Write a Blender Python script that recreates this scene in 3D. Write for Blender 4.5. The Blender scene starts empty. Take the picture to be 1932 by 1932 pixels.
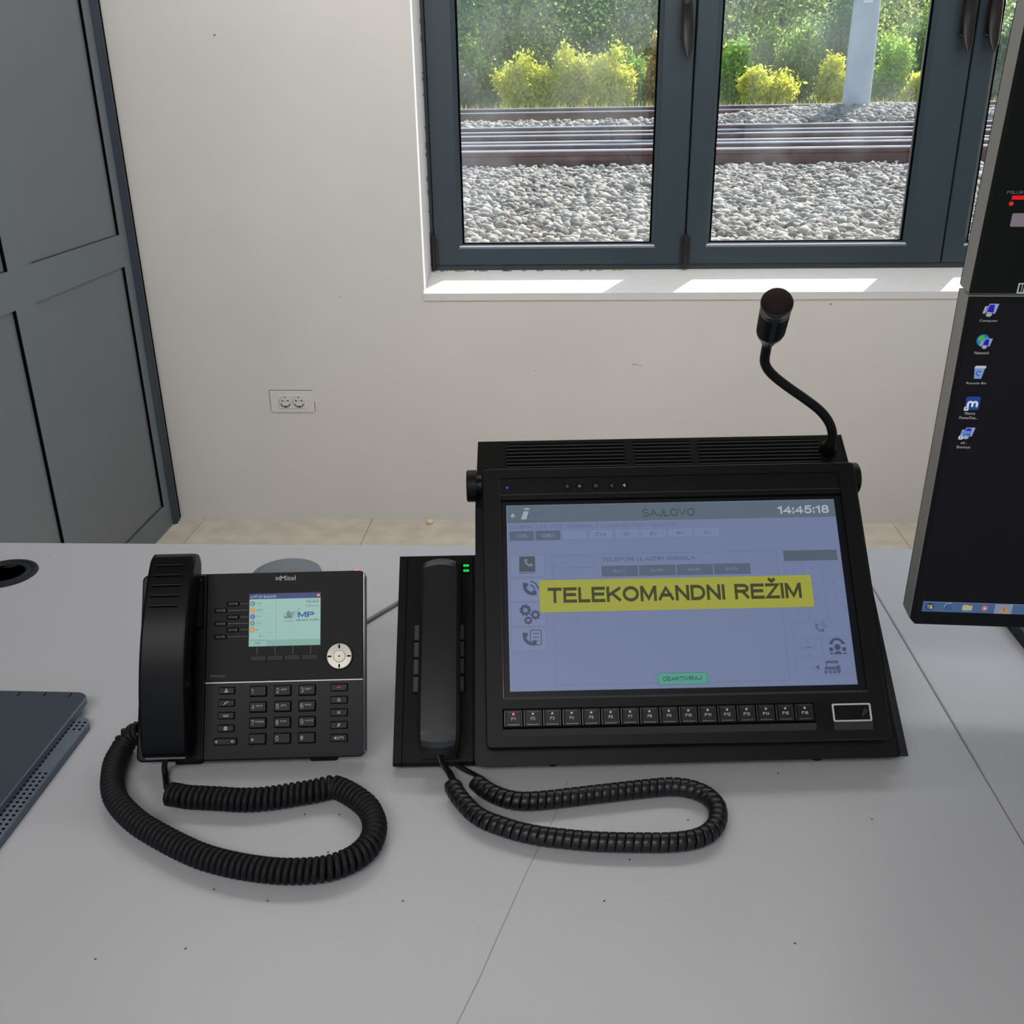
import bpy, math, random
import numpy as np
from mathutils import Matrix, Vector

SC = bpy.context.scene
COL = SC.collection
R = math.radians
random.seed(7)
rng = np.random.default_rng(11)

# ------------------------------------------------------------------ camera
CAM = np.array([0.0, 0.0, 1.40]); FPX = 1890.0
PIT, YAW, ROL = R(23.05), R(3.67), R(-0.95)
_f = np.array([-math.sin(YAW)*math.cos(PIT), math.cos(YAW)*math.cos(PIT), -math.sin(PIT)])
_r = np.array([math.cos(YAW), math.sin(YAW), 0.0]); _u = np.cross(_r, _f)
RT = math.cos(ROL)*_r + math.sin(ROL)*_u
UP = -math.sin(ROL)*_r + math.cos(ROL)*_u
cd = bpy.data.cameras.new('camera'); cam = bpy.data.objects.new('camera', cd); COL.objects.link(cam)
cd.sensor_fit = 'HORIZONTAL'; cd.sensor_width = 36.0; cd.lens = 36.0*FPX/1932.0
cd.clip_start = 0.02; cd.clip_end = 500
cam.matrix_world = Matrix(((RT[0], UP[0], -_f[0], CAM[0]), (RT[1], UP[1], -_f[1], CAM[1]), (RT[2], UP[2], -_f[2], CAM[2]), (0, 0, 0, 1)))
SC.camera = cam

# ------------------------------------------------------------------ world, sun, lamps, exposure
w = bpy.data.worlds.new('sky'); SC.world = w; w.use_nodes = True
nt = w.node_tree; bg = nt.nodes['Background']
sky = nt.nodes.new('ShaderNodeTexSky'); sky.sky_type = 'NISHITA'; sky.sun_disc = False
sky.sun_elevation = R(43); sky.sun_rotation = R(33); sky.air_density = 1.0; sky.dust_density = .8; sky.ozone_density = 1.5
nt.links.new(sky.outputs[0], bg.inputs[0]); bg.inputs[1].default_value = 0.26
def lamp(name, kind, loc, energy, color=(1, 1, 1), direction=None, size=None, size_y=None):
    d = bpy.data.lights.new(name, kind); d.energy = energy; d.color = color
    if kind == 'AREA':
        d.shape = 'RECTANGLE'; d.size = size; d.size_y = size_y or size
    o = bpy.data.objects.new(name, d); COL.objects.link(o); o.location = loc
    if direction is not None:
        o.rotation_euler = Vector(direction).to_track_quat('-Z', 'Y').to_euler()
    return o
sun = lamp('sun', 'SUN', (4, 8, 9), 9.5, (1.0, .96, .90), (-.063, -.095, -.107)); sun.data.angle = R(.6)
lamp('fill_light', 'AREA', (-.6, -1.3, 2.72), 62, (1.0, .99, .985), (0, 0, -1), 2.2, .9)  # unseen area lamp added behind the camera to brighten the room
lamp('fill_light', 'AREA', (.3, 2.3, 2.72), 50, (1.0, .99, .985), (0, .45, -1), 3.2, 1.0)  # second added fill lamp, out of view, tilted towards the window wall
SC.view_settings.view_transform = 'Standard'; SC.view_settings.look = 'None'
SC.view_settings.gamma = 1; SC.view_settings.use_curve_mapping = False
SC.view_settings.exposure = 0.0

# ------------------------------------------------------------------ pixel rays onto the planes things stand on
def ray(x, y): return RT*(x-966)/FPX - UP*(y-966)/FPX + _f
def onz(x, y, z=.75): d = ray(x, y); return CAM + d*(z-CAM[2])/d[2]
def ony(x, y, Y): d = ray(x, y); return CAM + d*(Y-CAM[1])/d[1]

# ------------------------------------------------------------------ materials
def lin(c):
    c = c/255.0
    return c/12.92 if c <= .04045 else ((c+.055)/1.055)**2.4
def S(r, g, b): return (lin(r), lin(g), lin(b), 1)
MATS = {}
def mat(name, col, rough=.5, metal=0, spec=.5, noise=0, nscale=20, bump=0, bscale=60, emit=None, es=1, trans=0, coat=0):
    if name in MATS: return MATS[name]
    m = bpy.data.materials.new(name); m.use_nodes = True; t = m.node_tree; b = t.nodes['Principled BSDF']
    b.inputs['Base Color'].default_value = col; b.inputs['Roughness'].default_value = rough
    b.inputs['Metallic'].default_value = metal; b.inputs['Specular IOR Level'].default_value = spec
    b.inputs['Coat Weight'].default_value = coat
    if emit:
        b.inputs['Emission Color'].default_value = emit; b.inputs['Emission Strength'].default_value = es
    tc = None
    if noise or bump:
        tc = t.nodes.new('ShaderNodeTexCoord')
    if noise:
        n = t.nodes.new('ShaderNodeTexNoise'); n.inputs['Scale'].default_value = nscale; n.inputs['Detail'].default_value = 5
        t.links.new(tc.outputs['Object'], n.inputs['Vector'])
        r = t.nodes.new('ShaderNodeMapRange'); r.inputs[1].default_value = .3; r.inputs[2].default_value = .7
        r.inputs[3].default_value = 1-noise; r.inputs[4].default_value = 1+noise
        t.links.new(n.outputs[0], r.inputs[0])
        mx = t.nodes.new('ShaderNodeVectorMath'); mx.operation = 'SCALE'; mx.inputs[0].default_value = col[:3]
        t.links.new(r.outputs[0], mx.inputs['Scale']); t.links.new(mx.outputs[0], b.inputs['Base Color'])
    if bump:
        n2 = t.nodes.new('ShaderNodeTexNoise'); n2.inputs['Scale'].default_value = bscale; n2.inputs['Detail'].default_value = 4
        t.links.new(tc.outputs['Object'], n2.inputs['Vector'])
        bp = t.nodes.new('ShaderNodeBump'); bp.inputs['Strength'].default_value = bump; bp.inputs['Distance'].default_value = .002
        t.links.new(n2.outputs[0], bp.inputs['Height']); t.links.new(bp.outputs[0], b.inputs['Normal'])
    MATS[name] = m; return m
def E(r, g, b, k=1.0):
    """a colour shown by a lit screen"""
    c = S(r, g, b)
    return mat('screen_%d_%d_%d' % (r, g, b), (0.003, .003, .003, 1), .35, spec=.2, emit=c, es=k*.86)
def leafmat(name, a, b, tr=.6):
    if name in MATS: return MATS[name]
    m = bpy.data.materials.new(name); m.use_nodes = True; t = m.node_tree
    for n in list(t.nodes): t.nodes.remove(n)
    out = t.nodes.new('ShaderNodeOutputMaterial'); mix = t.nodes.new('ShaderNodeMixShader'); mix.inputs[0].default_value = tr
    df = t.nodes.new('ShaderNodeBsdfDiffuse'); tl = t.nodes.new('ShaderNodeBsdfTranslucent')
    g = t.nodes.new('ShaderNodeNewGeometry'); cr = t.nodes.new('ShaderNodeMix'); cr.data_type = 'RGBA'
    cr.inputs[6].default_value = a; cr.inputs[7].default_value = b
    t.links.new(g.outputs['Random Per Island'], cr.inputs[0])
    t.links.new(cr.outputs[2], df.inputs[0]); t.links.new(cr.outputs[2], tl.inputs[0])
    t.links.new(df.outputs[0], mix.inputs[1]); t.links.new(tl.outputs[0], mix.inputs[2]); t.links.new(mix.outputs[0], out.inputs[0])
    MATS[name] = m; return m
def islandmat(name, cols, rough=.9):
    if name in MATS: return MATS[name]
    m = bpy.data.materials.new(name); m.use_nodes = True; t = m.node_tree; b = t.nodes['Principled BSDF']; b.inputs['Roughness'].default_value = rough
    g = t.nodes.new('ShaderNodeNewGeometry'); r = t.nodes.new('ShaderNodeValToRGB')
    el = r.color_ramp.elements
    while len(el) < len(cols): el.new(.5)
    for i, c in enumerate(cols): el[i].position = i/(len(cols)-1); el[i].color = c
    t.links.new(g.outputs['Random Per Island'], r.inputs[0]); t.links.new(r.outputs[0], b.inputs['Base Color'])
    MATS[name] = m; return m
BLK = mat('black_plastic', (.0042, .0041, .0040, 1), .45, spec=.14, bump=.04, bscale=900)
BLK2 = mat('black_satin_plastic', (.0022, .0022, .0028, 1), .36, spec=.16)
BLK3 = mat('black_matt_rubber', (.007, .007, .008, 1), .55, spec=.2)
GAP = mat('dark_gap', (.001, .001, .001, 1), .9, spec=.05)
DKG = mat('charcoal_plastic', (.016, .0155, .015, 1), .45, spec=.3)
BEV = mat('glossy_black_edge', (.012, .014, .018, 1), .16, spec=.6)
PRT = mat('light_grey_print', S(185, 185, 188), .6)
PRD = mat('dim_grey_print', S(110, 110, 112), .6)
SILV = mat('silver_metal', S(160, 155, 145), .4, metal=.55)
WHT = mat('white_plastic', S(205, 203, 200), .5)

# ------------------------------------------------------------------ mesh builder
def frame(o, yaw, tilt=0.0):
    """matrix of a tilted panel: x along its width, y up its slope, z out of it"""
    y, t = R(yaw), R(tilt)
    U = Vector((math.cos(y), math.sin(y), 0)); V = Vector((-math.sin(y)*math.cos(t), math.cos(y)*math.cos(t), math.sin(t))); N = U.cross(V)
    return Matrix(((U.x, V.x, N.x, o[0]), (U.y, V.y, N.y, o[1]), (U.z, V.z, N.z, o[2]), (0, 0, 0, 1)))
def on(F, x, y, wv=0.0):
    """where the sight line of a photo point meets panel F"""
    o = np.array(F.translation) + wv*np.array(F.col[2][:3]); n = np.array(F.col[2][:3]); d = ray(x, y)
    P = CAM + d*((o-CAM)@n)/(d@n); q = P-np.array(F.translation)
    return float(q@np.array(F.col[0][:3])), float(q@np.array(F.col[1][:3]))
_txt = {}
def glyphs(s, bold):
    k = (s, bold)
    if k not in _txt:
        c = bpy.data.curves.new('t', 'FONT'); c.body = s; c.size = 1; c.offset = bold; c.resolution_u = 3
        o = bpy.data.objects.new('t', c); COL.objects.link(o)
        dg = bpy.context.evaluated_depsgraph_get(); me = bpy.data.meshes.new_from_object(o.evaluated_get(dg))
        v = [tuple(p.co[:2]) for p in me.vertices]; f = [tuple(p.vertices) for p in me.polygons]
        bpy.data.objects.remove(o); bpy.data.meshes.remove(me); bpy.data.curves.remove(c)
        _txt[k] = (v, f)
    return _txt[k]
def _arc(cx, cy, rx, ry, a0, a1, n=10): return [(cx+rx*math.cos(R(a0+(a1-a0)*i/n)), cy+ry*math.sin(R(a0+(a1-a0)*i/n))) for i in range(n+1)]
_H = [(.5-.04, 1.12), (.5+.04, 1.12)]
SG = {  # sans capitals as strokes in a cell: width, list of stroke centre lines (0..1 in each direction)
 'A': (.96, [[(0, 0), (.5, 1), (1, 0)], [(.17, .34), (.83, .34)]]), 'B': (.82, [[(.45, 0), (0, 0), (0, 1), (.45, 1)], [(.5, 1)]+_arc(.66, .765, .28, .235, 90, -90), [(0, .53), (.66, .53)], [(.45, .53)]+_arc(.70, .265, .30, .265, 90, -90)+[(0, 0)], [(0, 1), (.66, 1)]]),
 'C': (.92, [_arc(.52, .5, .52, .5, 42, 318, 16)]), 'D': (.86, [[(0, 0), (0, 1), (.45, 1)]+_arc(.45, .5, .55, .5, 90, -90, 12)+[(0, 0)]]), 'E': (.78, [[(1, 1), (0, 1), (0, 0), (1, 0)], [(0, .53), (.92, .53)]]),
 'F': (.74, [[(1, 1), (0, 1), (0, 0)], [(0, .53), (.85, .53)]]), 'G': (.96, [_arc(.5, .5, .5, .5, 45, 340, 16)+[(.98, .48), (.56, .48)]]), 'H': (.82, [[(0, 0), (0, 1)], [(1, 0), (1, 1)], [(0, .53), (1, .53)]]), 'I': (.0, [[(.5, 0), (.5, 1)]]),
 'J': (.56, [[(1, 1), (1, .3)]+_arc(.5, .3, .5, .3, 0, -180, 8)]), 'K': (.86, [[(0, 0), (0, 1)], [(1, 1), (.0, .38)], [(.33, .58), (1, 0)]]), 'L': (.66, [[(0, 1), (0, 0), (1, 0)]]), 'M': (.98, [[(0, 0), (0, 1)], [(1, 0), (1, 1)], [(0.05, 1), (.5, .04), (.95, 1)]]),
 'N': (.80, [[(0, 0), (0, 1)], [(1, 0), (1, 1)], [(.03, 1), (.97, 0)]]), 'O': (.98, [_arc(.5, .5, .5, .5, 0, 360, 24)]), 'P': (.80, [[(0, 0), (0, 1), (.6, 1)]+_arc(.6, .74, .40, .26, 90, -90)+[(0, .48)]]), 'Q': (.98, [_arc(.5, .5, .5, .5, 0, 360, 24), [(.6, .28), (1, -.04)]]),
 'R': (.86, [[(0, 0), (0, 1), (.6, 1)]+_arc(.62, .76, .36, .24, 90, -90)+[(0, .52)], [(.52, .52), (1, 0)]]), 'S': (.80, [_arc(.5, .75, .47, .25, 20, 180, 9)+_arc(.5, .75, .47, .25, 180, 255, 4)+[(.62, .47)]+_arc(.5, .26, .50, .26, 60, -160, 12)]),
 'T': (.82, [[(0, 1), (1, 1)], [(.5, 1), (.5, 0)]]), 'U': (.82, [[(0, 1), (0, .34)]+_arc(.5, .34, .5, .34, 180, 360, 12)+[(1, 1)]]), 'V': (.90, [[(0, 1), (.5, 0), (1, 1)]]), 'W': (1.3, [[(0, 1), (.26, 0), (.5, .96), (.74, 0), (1, 1)]]), 'X': (.86, [[(0, 0), (1, 1)], [(0, 1), (1, 0)]]),
 'Y': (.88, [[(0, 1), (.5, .45), (1, 1)], [(.5, .45), (.5, 0)]]), 'Z': (.80, [[(0, 1), (1, 1), (0, 0), (1, 0)]]),
 '0': (.66, [_arc(.5, .5, .5, .5, 0, 360, 20)]), '1': (.34, [[(.0, .74), (.9, .98), (.9, 0)]]), '2': (.66, [_arc(.5, .72, .46, .28, 170, -20, 10)+[(.04, 0), (1, 0)]]), '3': (.66, [_arc(.46, .75, .42, .25, 160, -90, 10)+_arc(.46, .25, .52, .25, 90, -160, 12)]),
 '4': (.70, [[(.76, 0), (.76, 1), (0, .28), (1, .28)]]), '5': (.66, [[(.92, 1), (.2, 1), (.08, .5)]+_arc(.48, .32, .50, .32, 125, -155, 12)]), '6': (.66, [_arc(.55, .6, .5, .4, 50, 180, 8)+[(.03, .3)]+_arc(.5, .30, .48, .30, 180, 540, 18)]), '7': (.66, [[(0, 1), (1, 1), (.36, 0)]]),
 '8': (.66, [_arc(.5, .765, .42, .235, 0, 360, 16), _arc(.5, .265, .5, .265, 0, 360, 16)]), '9': (.66, [_arc(.5, .70, .48, .30, 0, 360, 18), [(.97, .70)]+_arc(.45, .4, .52, .40, 0, -130, 8)]),
 ':': (.0, [[(.5, .02), (.5, .14)], [(.5, .60), (.5, .72)]]), '.': (.0, [[(.5, 0), (.5, .10)]]), '-': (.36, [[(0, .38), (1, .38)]]), '(': (.22, [_arc(1.0, .45, 1, .62, 110, 250, 8)]), ')': (.22, [_arc(0, .45, 1, .62, 70, -70, 8)]), ' ': (.30, []),
 '#': (.70, [[(.22, 0), (.38, 1)], [(.62, 0), (.78, 1)], [(0, .34), (.95, .34)], [(.05, .66), (1, .66)]]), '*': (.60, [[(.5, .1), (.5, .9)], [(.12, .3), (.88, .7)], [(.12, .7), (.88, .3)]])}
for a_, c_ in (('Č', 'C'), ('Ž', 'Z'), ('Ć', 'C')):
    SG[a_] = (SG[c_][0], SG[c_][1]+([[(.26, 1.34), (.5, 1.16), (.74, 1.34)]] if a_ != 'Ć' else [[(.5, 1.14), (.7, 1.34)]]))
def strokes(st, wt, gap=None):
    """stroke lettering of cap height 1: vertices and faces; wt = stroke weight"""
    V, Fc, x = [], [], 0
    gap = .20-wt*.45 if gap is None else gap
    for ch in st:
        wd, ls = SG[ch]; h = wt/2
        for l in ls:
            P = [Vector((x+h+p[0]*wd if wd else x+h, h+p[1]*(1-wt) if 0 <= p[1] <= 1 else (h*2+p[1]*(1-wt)))) for p in l]; P = [p for i_, p in enumerate(P) if i_ == 0 or (p-P[i_-1]).length > 1e-4]; n = len(P); b0 = len(V)
            if n < 2: continue
            closed = (P[0]-P[-1]).length < 1e-6
            for i in range(n):
                a = P[i-1] if i else (P[-2] if closed else None); c = P[i+1] if i < n-1 else (P[1] if closed else None)
                d1 = (P[i]-a).normalized() if a is not None else None; d2 = (c-P[i]).normalized() if c is not None else None
                d1 = d1 or d2; d2 = d2 or d1
                nrm = Vector((-d1.y-d2.y, d1.x+d2.x)); L = nrm.length
                if L < .5: nrm = Vector((-d2.y, d2.x)); k = 1
                else: nrm /= L; k = min(1/max(nrm.dot(Vector((-d2.y, d2.x))), .3), 2.2)
                q = P[i]
                if not closed and i == 0: q = q-d2*(h if abs(d2.x) < .02 or abs(d2.y) < .02 else h*.6)
                if not closed and i == n-1: q = q+d1*(h if abs(d1.x) < .02 or abs(d1.y) < .02 else h*.6)
                lim = 1 if max(p[1] for p in l) <= 1.01 and min(p[1] for p in l) >= 0 else 2
                V += [(v_.x, min(max(v_.y, 0 if lim == 1 else -1), lim)) for v_ in (q+nrm*h*k, q-nrm*h*k)]
            Fc += [(b0+2*i, b0+2*i+1, b0+2*i+3, b0+2*i+2) for i in range(n-1)]
        x += wd+wt+gap
    return [(max(-.05, v[0]), v[1]) for v in V], Fc
class MB:
    def __init__(s, F=None): s.v = []; s.f = []; s.m = []; s.sm = []; s.ms = []; s.F = F or Matrix()
    def mi(s, m):
        if m not in s.ms: s.ms.append(m)
        return s.ms.index(m)
    def add(s, vs, fs, m, smooth=False, F=None):
        F = F or s.F; b = len(s.v); k = s.mi(m)
        for p in vs: s.v.append(tuple(F @ Vector(p)))
        for f in fs: s.f.append([b+i for i in f]); s.m.append(k); s.sm.append(smooth)
        return s
    def box(s, x0, x1, y0, y1, z0, z1, m, F=None):
        v = [(x, y, z) for z in (z0, z1) for y in (y0, y1) for x in (x0, x1)]
        return s.add(v, [(0, 2, 3, 1), (4, 5, 7, 6), (0, 1, 5, 4), (2, 6, 7, 3), (0, 4, 6, 2), (1, 3, 7, 5)], m, F=F)
    def rings(s, rings, m, smooth=False, caps=True, F=None, closed=True):
        n = len(rings[0]); v = [p for r in rings for p in r]; f = []
        for i in range(len(rings)-1):
            for j in range(n if closed else n-1):
                a = i*n+j; b = i*n+(j+1) % n; f.append((a, b, b+n, a+n))
        s.add(v, f, m, smooth, F)
        if caps:
            s.add(rings[0], [tuple(range(n))[::-1]], m, False, F); s.add(rings[-1], [tuple(range(n))], m, False, F)
        return s
    @staticmethod
    def rr(x0, x1, y0, y1, r, n=4):
        r = max(min(r, (x1-x0)/2-1e-6, (y1-y0)/2-1e-6), 1e-6); o = []
        for cx, cy, a in ((x1-r, y0+r, -90), (x1-r, y1-r, 0), (x0+r, y1-r, 90), (x0+r, y0+r, 180)):
            for i in range(n+1):
                t = R(a+90*i/n); o.append((cx+r*math.cos(t), cy+r*math.sin(t)))
        return o
    def slab(s, x0, x1, y0, y1, z0, z1, r, m, c=0.0, mt=None, F=None, n=4):
        """rounded-corner slab from z0 to z1 with a chamfer c round its top"""
        a = s.rr(x0, x1, y0, y1, r, n); R_ = [[(x, y, z0) for x, y in a], [(x, y, z1-c) for x, y in a]]
        if c:
            b = s.rr(x0+c, x1-c, y0+c, y1-c, max(r-c, 1e-5), n); R_.append([(x, y, z1) for x, y in b])
        s.rings(R_, m, caps=False, F=F)
        s.add(R_[0], [tuple(range(len(a)))[::-1]], m, F=F); s.add(R_[-1], [tuple(range(len(a)))], mt or m, F=F)
        return s
    def prism(s, pts, z0, z1, m, F=None):
        return s.rings([[(x, y, z0) for x, y in pts], [(x, y, z1) for x, y in pts]], m, F=F)
    def flat(s, pts, z, m, F=None):
        return s.add([(x, y, z) for x, y in pts], [tuple(range(len(pts)))], m, F=F)
    def rect(s, x0, x1, y0, y1, z, m, F=None): return s.flat([(x0, y0), (x1, y0), (x1, y1), (x0, y1)], z, m, F)
    def line(s, x0, y0, x1, y1, wd, z, m, F=None):
        d = Vector((x1-x0, y1-y0)); L = d.length or 1e-9; n = Vector((-d.y, d.x))/L*wd/2
        return s.flat([(x0-n.x, y0-n.y), (x1-n.x, y1-n.y), (x1+n.x, y1+n.y), (x0+n.x, y0+n.y)], z, m, F)
    def outline(s, x0, x1, y0, y1, wd, z, m, F=None):
        for a in ((x0, x1, y0, y0+wd), (x0, x1, y1-wd, y1), (x0, x0+wd, y0, y1), (x1-wd, x1, y0, y1)): s.rect(*a, z, m, F)
        return s
    def disc(s, cx, cy, r, z, m, n=20, ry=None, F=None):
        return s.flat([(cx+r*math.cos(2*math.pi*i/n), cy+(ry or r)*math.sin(2*math.pi*i/n)) for i in range(n)], z, m, F)
    def arc(s, cx, cy, r, wd, a0, a1, z, m, n=14, F=None):
        o = [(cx+(r+wd/2)*math.cos(R(a0+(a1-a0)*i/n)), cy+(r+wd/2)*math.sin(R(a0+(a1-a0)*i/n))) for i in range(n+1)]
        q = [(cx+(r-wd/2)*math.cos(R(a0+(a1-a0)*i/n)), cy+(r-wd/2)*math.sin(R(a0+(a1-a0)*i/n))) for i in range(n+1)]
        v = [(x, y, z) for x, y in o+q]; return s.add(v, [(i, i+1, n+2+i, n+1+i) for i in range(n)], m, F=F)
    def cyl(s, cx, cy, r, z0, z1, m, n=24, c=0, F=None, smooth=True, r2=None):
        def ring(rr, z): return [(cx+rr*math.cos(2*math.pi*i/n), cy+rr*math.sin(2*math.pi*i/n), z) for i in range(n)]
        r2 = r if r2 is None else r2
        rs = [ring(r, z0), ring(r2, z1-c)]; s.rings(rs, m, smooth, F=F, caps=False)
        if c: s.rings([ring(r2, z1-c), ring(r2-c, z1)], m, False, F=F, caps=False)
        s.add(ring(r, z0), [tuple(range(n))[::-1]], m, F=F); s.add(ring(r2-c, z1), [tuple(range(n))], m, F=F)
        return s
    def lathe(s, prof, m, n=24, F=None, smooth=True, caps=True):
        return s.rings([[(r*math.cos(2*math.pi*i/n), r*math.sin(2*math.pi*i/n), z) for i in range(n)] for r, z in prof], m, smooth, caps, F)
    def tube(s, pts, rad, m, n=8, smooth=True, F=None, flat=None, ups=None, caps=True):
        P = [Vector(p) for p in pts]; rs = []; up = None
        for i, p in enumerate(P):
            t = (P[min(i+1, len(P)-1)]-P[max(i-1, 0)]).normalized()
            if ups: b = Vector(ups[i]); b = (b-t*b.dot(t)).normalized()
            else:
                if up is None: up = Vector((0, 0, 1)) if abs(t.z) < .9 else Vector((1, 0, 0))
                b = (up-t*up.dot(t)).normalized(); up = b
            c = t.cross(b); r = rad[i] if isinstance(rad, (list, tuple)) else rad
            fb = flat or (1, 1)
            if flat and n == 8:   # rounded ribbon section
                sec = [(-1, -.55), (-.8, -1), (.8, -1), (1, -.55), (1, .55), (.8, 1), (-.8, 1), (-1, .55)]
                rs.append([tuple(p+c*(x*fb[0])+b*(y*fb[1])) for x, y in sec])
            else:
                rs.append([tuple(p+c*(r*math.cos(2*math.pi*k/n))+b*(r*math.sin(2*math.pi*k/n))) for k in range(n)])
        return s.rings(rs, m, smooth, caps, F)
    def text(s, st, x0, x1, y0, y1, z, m, bold=0.0, F=None, keep=False, slant=0):
        """lettering fitted to the box x0..x1, y0..y1"""
        if all(c_ in SG for c_ in st): v, f = strokes(st, .115+bold*3.2)
        else: v, f = glyphs(st, 0.0)
        a = min(p[0] for p in v); b = max(p[0] for p in v); c = min(p[1] for p in v); d = max(p[1] for p in v)
        if all(c_ in SG for c_ in st) and st not in '.-': c, d = 0, 1
        kx = (x1-x0)/(b-a); ky = (y1-y0)/(d-c)
        if keep: kx = ky; x0 = (x0+x1)/2-(b-a)*kx/2
        return s.add([(x0+(p[0]-a)*kx+slant*(p[1]-c)*ky, y0+(p[1]-c)*ky, z) for p in v], f, m, F=F)
    def build(s, name, parent=None, inv=None):
        me = bpy.data.meshes.new(name); o = bpy.data.objects.new(name, me); COL.objects.link(o)
        V = s.v
        if parent is not None:
            root = parent
            while root.parent: root = root.parent
            iv = root.matrix_world.inverted() if not s_static(root) else root['_m'] if False else MROOT[root.name].inverted()
            V = [tuple(iv @ Vector(p)) for p in V]
            o.parent = parent
        me.from_pydata(V, [], s.f)
        for m in s.ms: me.materials.append(m)
        me.polygons.foreach_set('material_index', s.m); me.polygons.foreach_set('use_smooth', s.sm)
        me.update(); return o
def s_static(o): return True
MROOT = {}
def tag(o, label=None, cat=None, group=None, kind=None):
    if label: o['label'] = label
    if cat: o['category'] = cat
    if group: o['group'] = group
    if kind: o['kind'] = kind
    return o
def thing(name, loc, rz, label, cat, group=None, kind=None):
    o = bpy.data.objects.new(name, None); COL.objects.link(o); o.empty_display_size = .05
    o.location = loc; o.rotation_euler = (0, 0, rz); MROOT[o.name] = Matrix.Translation(loc) @ Matrix.Rotation(rz, 4, 'Z')
    return tag(o, label, cat, group, kind)
def solo(mb, name, loc, label, cat, group=None, kind=None):
    """a thing that is one mesh, its origin at loc"""
    L = Vector(loc); mb.v = [tuple(Vector(p)-L) for p in mb.v]; o = mb.build(name); o.location = loc
    return tag(o, label, cat, group, kind)
def struct(mb, name, loc=(0, 0, 0), label=None, cat=None):
    return solo(mb, name, loc, label, cat, None, 'structure')
def spline(pts, step):
    """points of a Catmull-Rom curve through pts, about step apart"""
    P = [Vector(p) for p in pts]; P = [P[0]*2-P[1]]+P+[P[-1]*2-P[-2]]; o = []
    for i in range(1, len(P)-2):
        a, b, c, d = P[i-1:i+3]; n = max(2, int((c-b).length/step*1.0)+1)
        for k in range(n):
            t = k/n
            o.append(.5*((2*b)+(c-a)*t+(2*a-5*b+4*c-d)*t*t+(3*b-a-3*c+d)*t**3))
    o.append(P[-2]); return o
def resample(P, step):
    L = [0]
    for i in range(1, len(P)): L.append(L[-1]+(P[i]-P[i-1]).length)
    n = max(2, int(L[-1]/step)); o = []; j = 0
    for k in range(n+1):
        s = L[-1]*k/n
        while j < len(P)-2 and L[j+1] < s: j += 1
        t = (s-L[j])/max(L[j+1]-L[j], 1e-9); o.append(P[j].lerp(P[j+1], min(max(t, 0), 1)))
    return o

# ================================================================== ROOM SHELL
YW = 3.212; XL = -1.395; YF = 3.40; ZC = 2.80; XR = 3.4; YB = -2.6
PLASTER = mat('painted_plaster', S(212, 209, 206), .9, spec=.2, noise=.035, nscale=2.2, bump=.25, bscale=7)
REV = mat('white_reveal_paint', S(214, 212, 210), .8, spec=.2, noise=.03, nscale=30)
ox0, ox1, oz0, oz1 = -.478, 2.03, .79, 2.36
b = MB()
b.box(XL-.2, ox0, YW, 3.62, 0, ZC, PLASTER); b.box(ox1, XR, YW, 3.62, 0, ZC, PLASTER)
b.box(ox0, ox1, YW, 3.62, 0, oz0-.022, PLASTER); b.box(ox0, ox1, YW, 3.62, oz1, ZC, PLASTER)
b.box(ox0, ox1, YF-.002, 3.62, oz0-.03, .828, PLASTER)
for x, y, l, h_ in ((1192, 688, .018, .0018), (1204, 690, .012, .0012), (403, 68, .006, .005), (1565, 575, .007, .004), (640, 560, .004, .003), (1010, 700, .004, .003)):
    c = ony(x, y, YW); b.box(c[0], c[0]+l, YW-.0006, YW, c[2], c[2]+h_, mat('wall_scuff', S(130, 124, 118), .95))
struct(b, 'wall_back', (0, YW, 0))
sl = (.8285-.7925)/(YF-YW)
b = MB()
b.rings([[(x, YW-.003, .768), (x, YW-.003, .7905), (x, YW+.001, .7925), (x, YF+.03, .7925+sl*(YF+.03-YW)), (x, YF+.03, .768)] for x in (ox0-.0, ox1)], REV)
struct(b, 'trim_1', (0, YW, .768))                       # window sill
b = MB()   # plaster return lining the left side of the window opening, chipped along the frame
b.box(ox0-.004, ox0+.002, YW-.001, YF+.05, .80, oz1, REV)
for i in range(26):
    z = .86+i*.055+random.uniform(-.03, .03); L = random.uniform(.004, .022)
    b.box(ox0+.0005, ox0+.0035, YF-.012-random.uniform(0, .008), YF+.004, z, z+L, mat('crumbled_mortar', S(120, 112, 100), .95))
struct(b, 'trim_2', (ox0, YW, .8))
TILE = mat('stone_tile', S(196, 188, 174), .55, noise=.12, nscale=14)
JNT = mat('tile_joint', S(120, 112, 102), .9)
b = MB(); b.box(XL-.2, XR, YB, YW+.1, -.1, -.004, JNT)
px = [-1.90, -1.30, -.70, -.10, .50, 1.10, 1.70, 2.30, 2.90, 3.5]; py = [-2.6, -1.99, -1.38, -.77, -.16, .45, 1.06, 1.67, 2.28, 2.89, 3.22]
for i in range(len(px)-1):
    for j in range(len(py)-1):
        b.box(px[i]+.001, px[i+1]-.001, py[j]+.001, py[j+1]-.001, -.004, 0, TILE)
struct(b, 'floor')
b = MB(); b.box(XL-.2, XR, YB, YW, ZC, ZC+.1, mat('ceiling_paint', S(228, 226, 222), .9)); struct(b, 'ceiling', (0, 0, ZC))
b = MB(); b.box(XL-.2, XL-.06, YB, YW, 0, ZC, PLASTER); b.box(XL-.06, XL, YB, -.4, 0, ZC, PLASTER); b.box(XL-.06, XL, -.4, YW, 2.5, ZC, PLASTER); struct(b, 'wall_left', (XL, 0, 0))
b = MB(); b.box(XR, XR+.15, YB, YW, 0, ZC, PLASTER); struct(b, 'wall_right', (XR, 0, 0))
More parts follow.
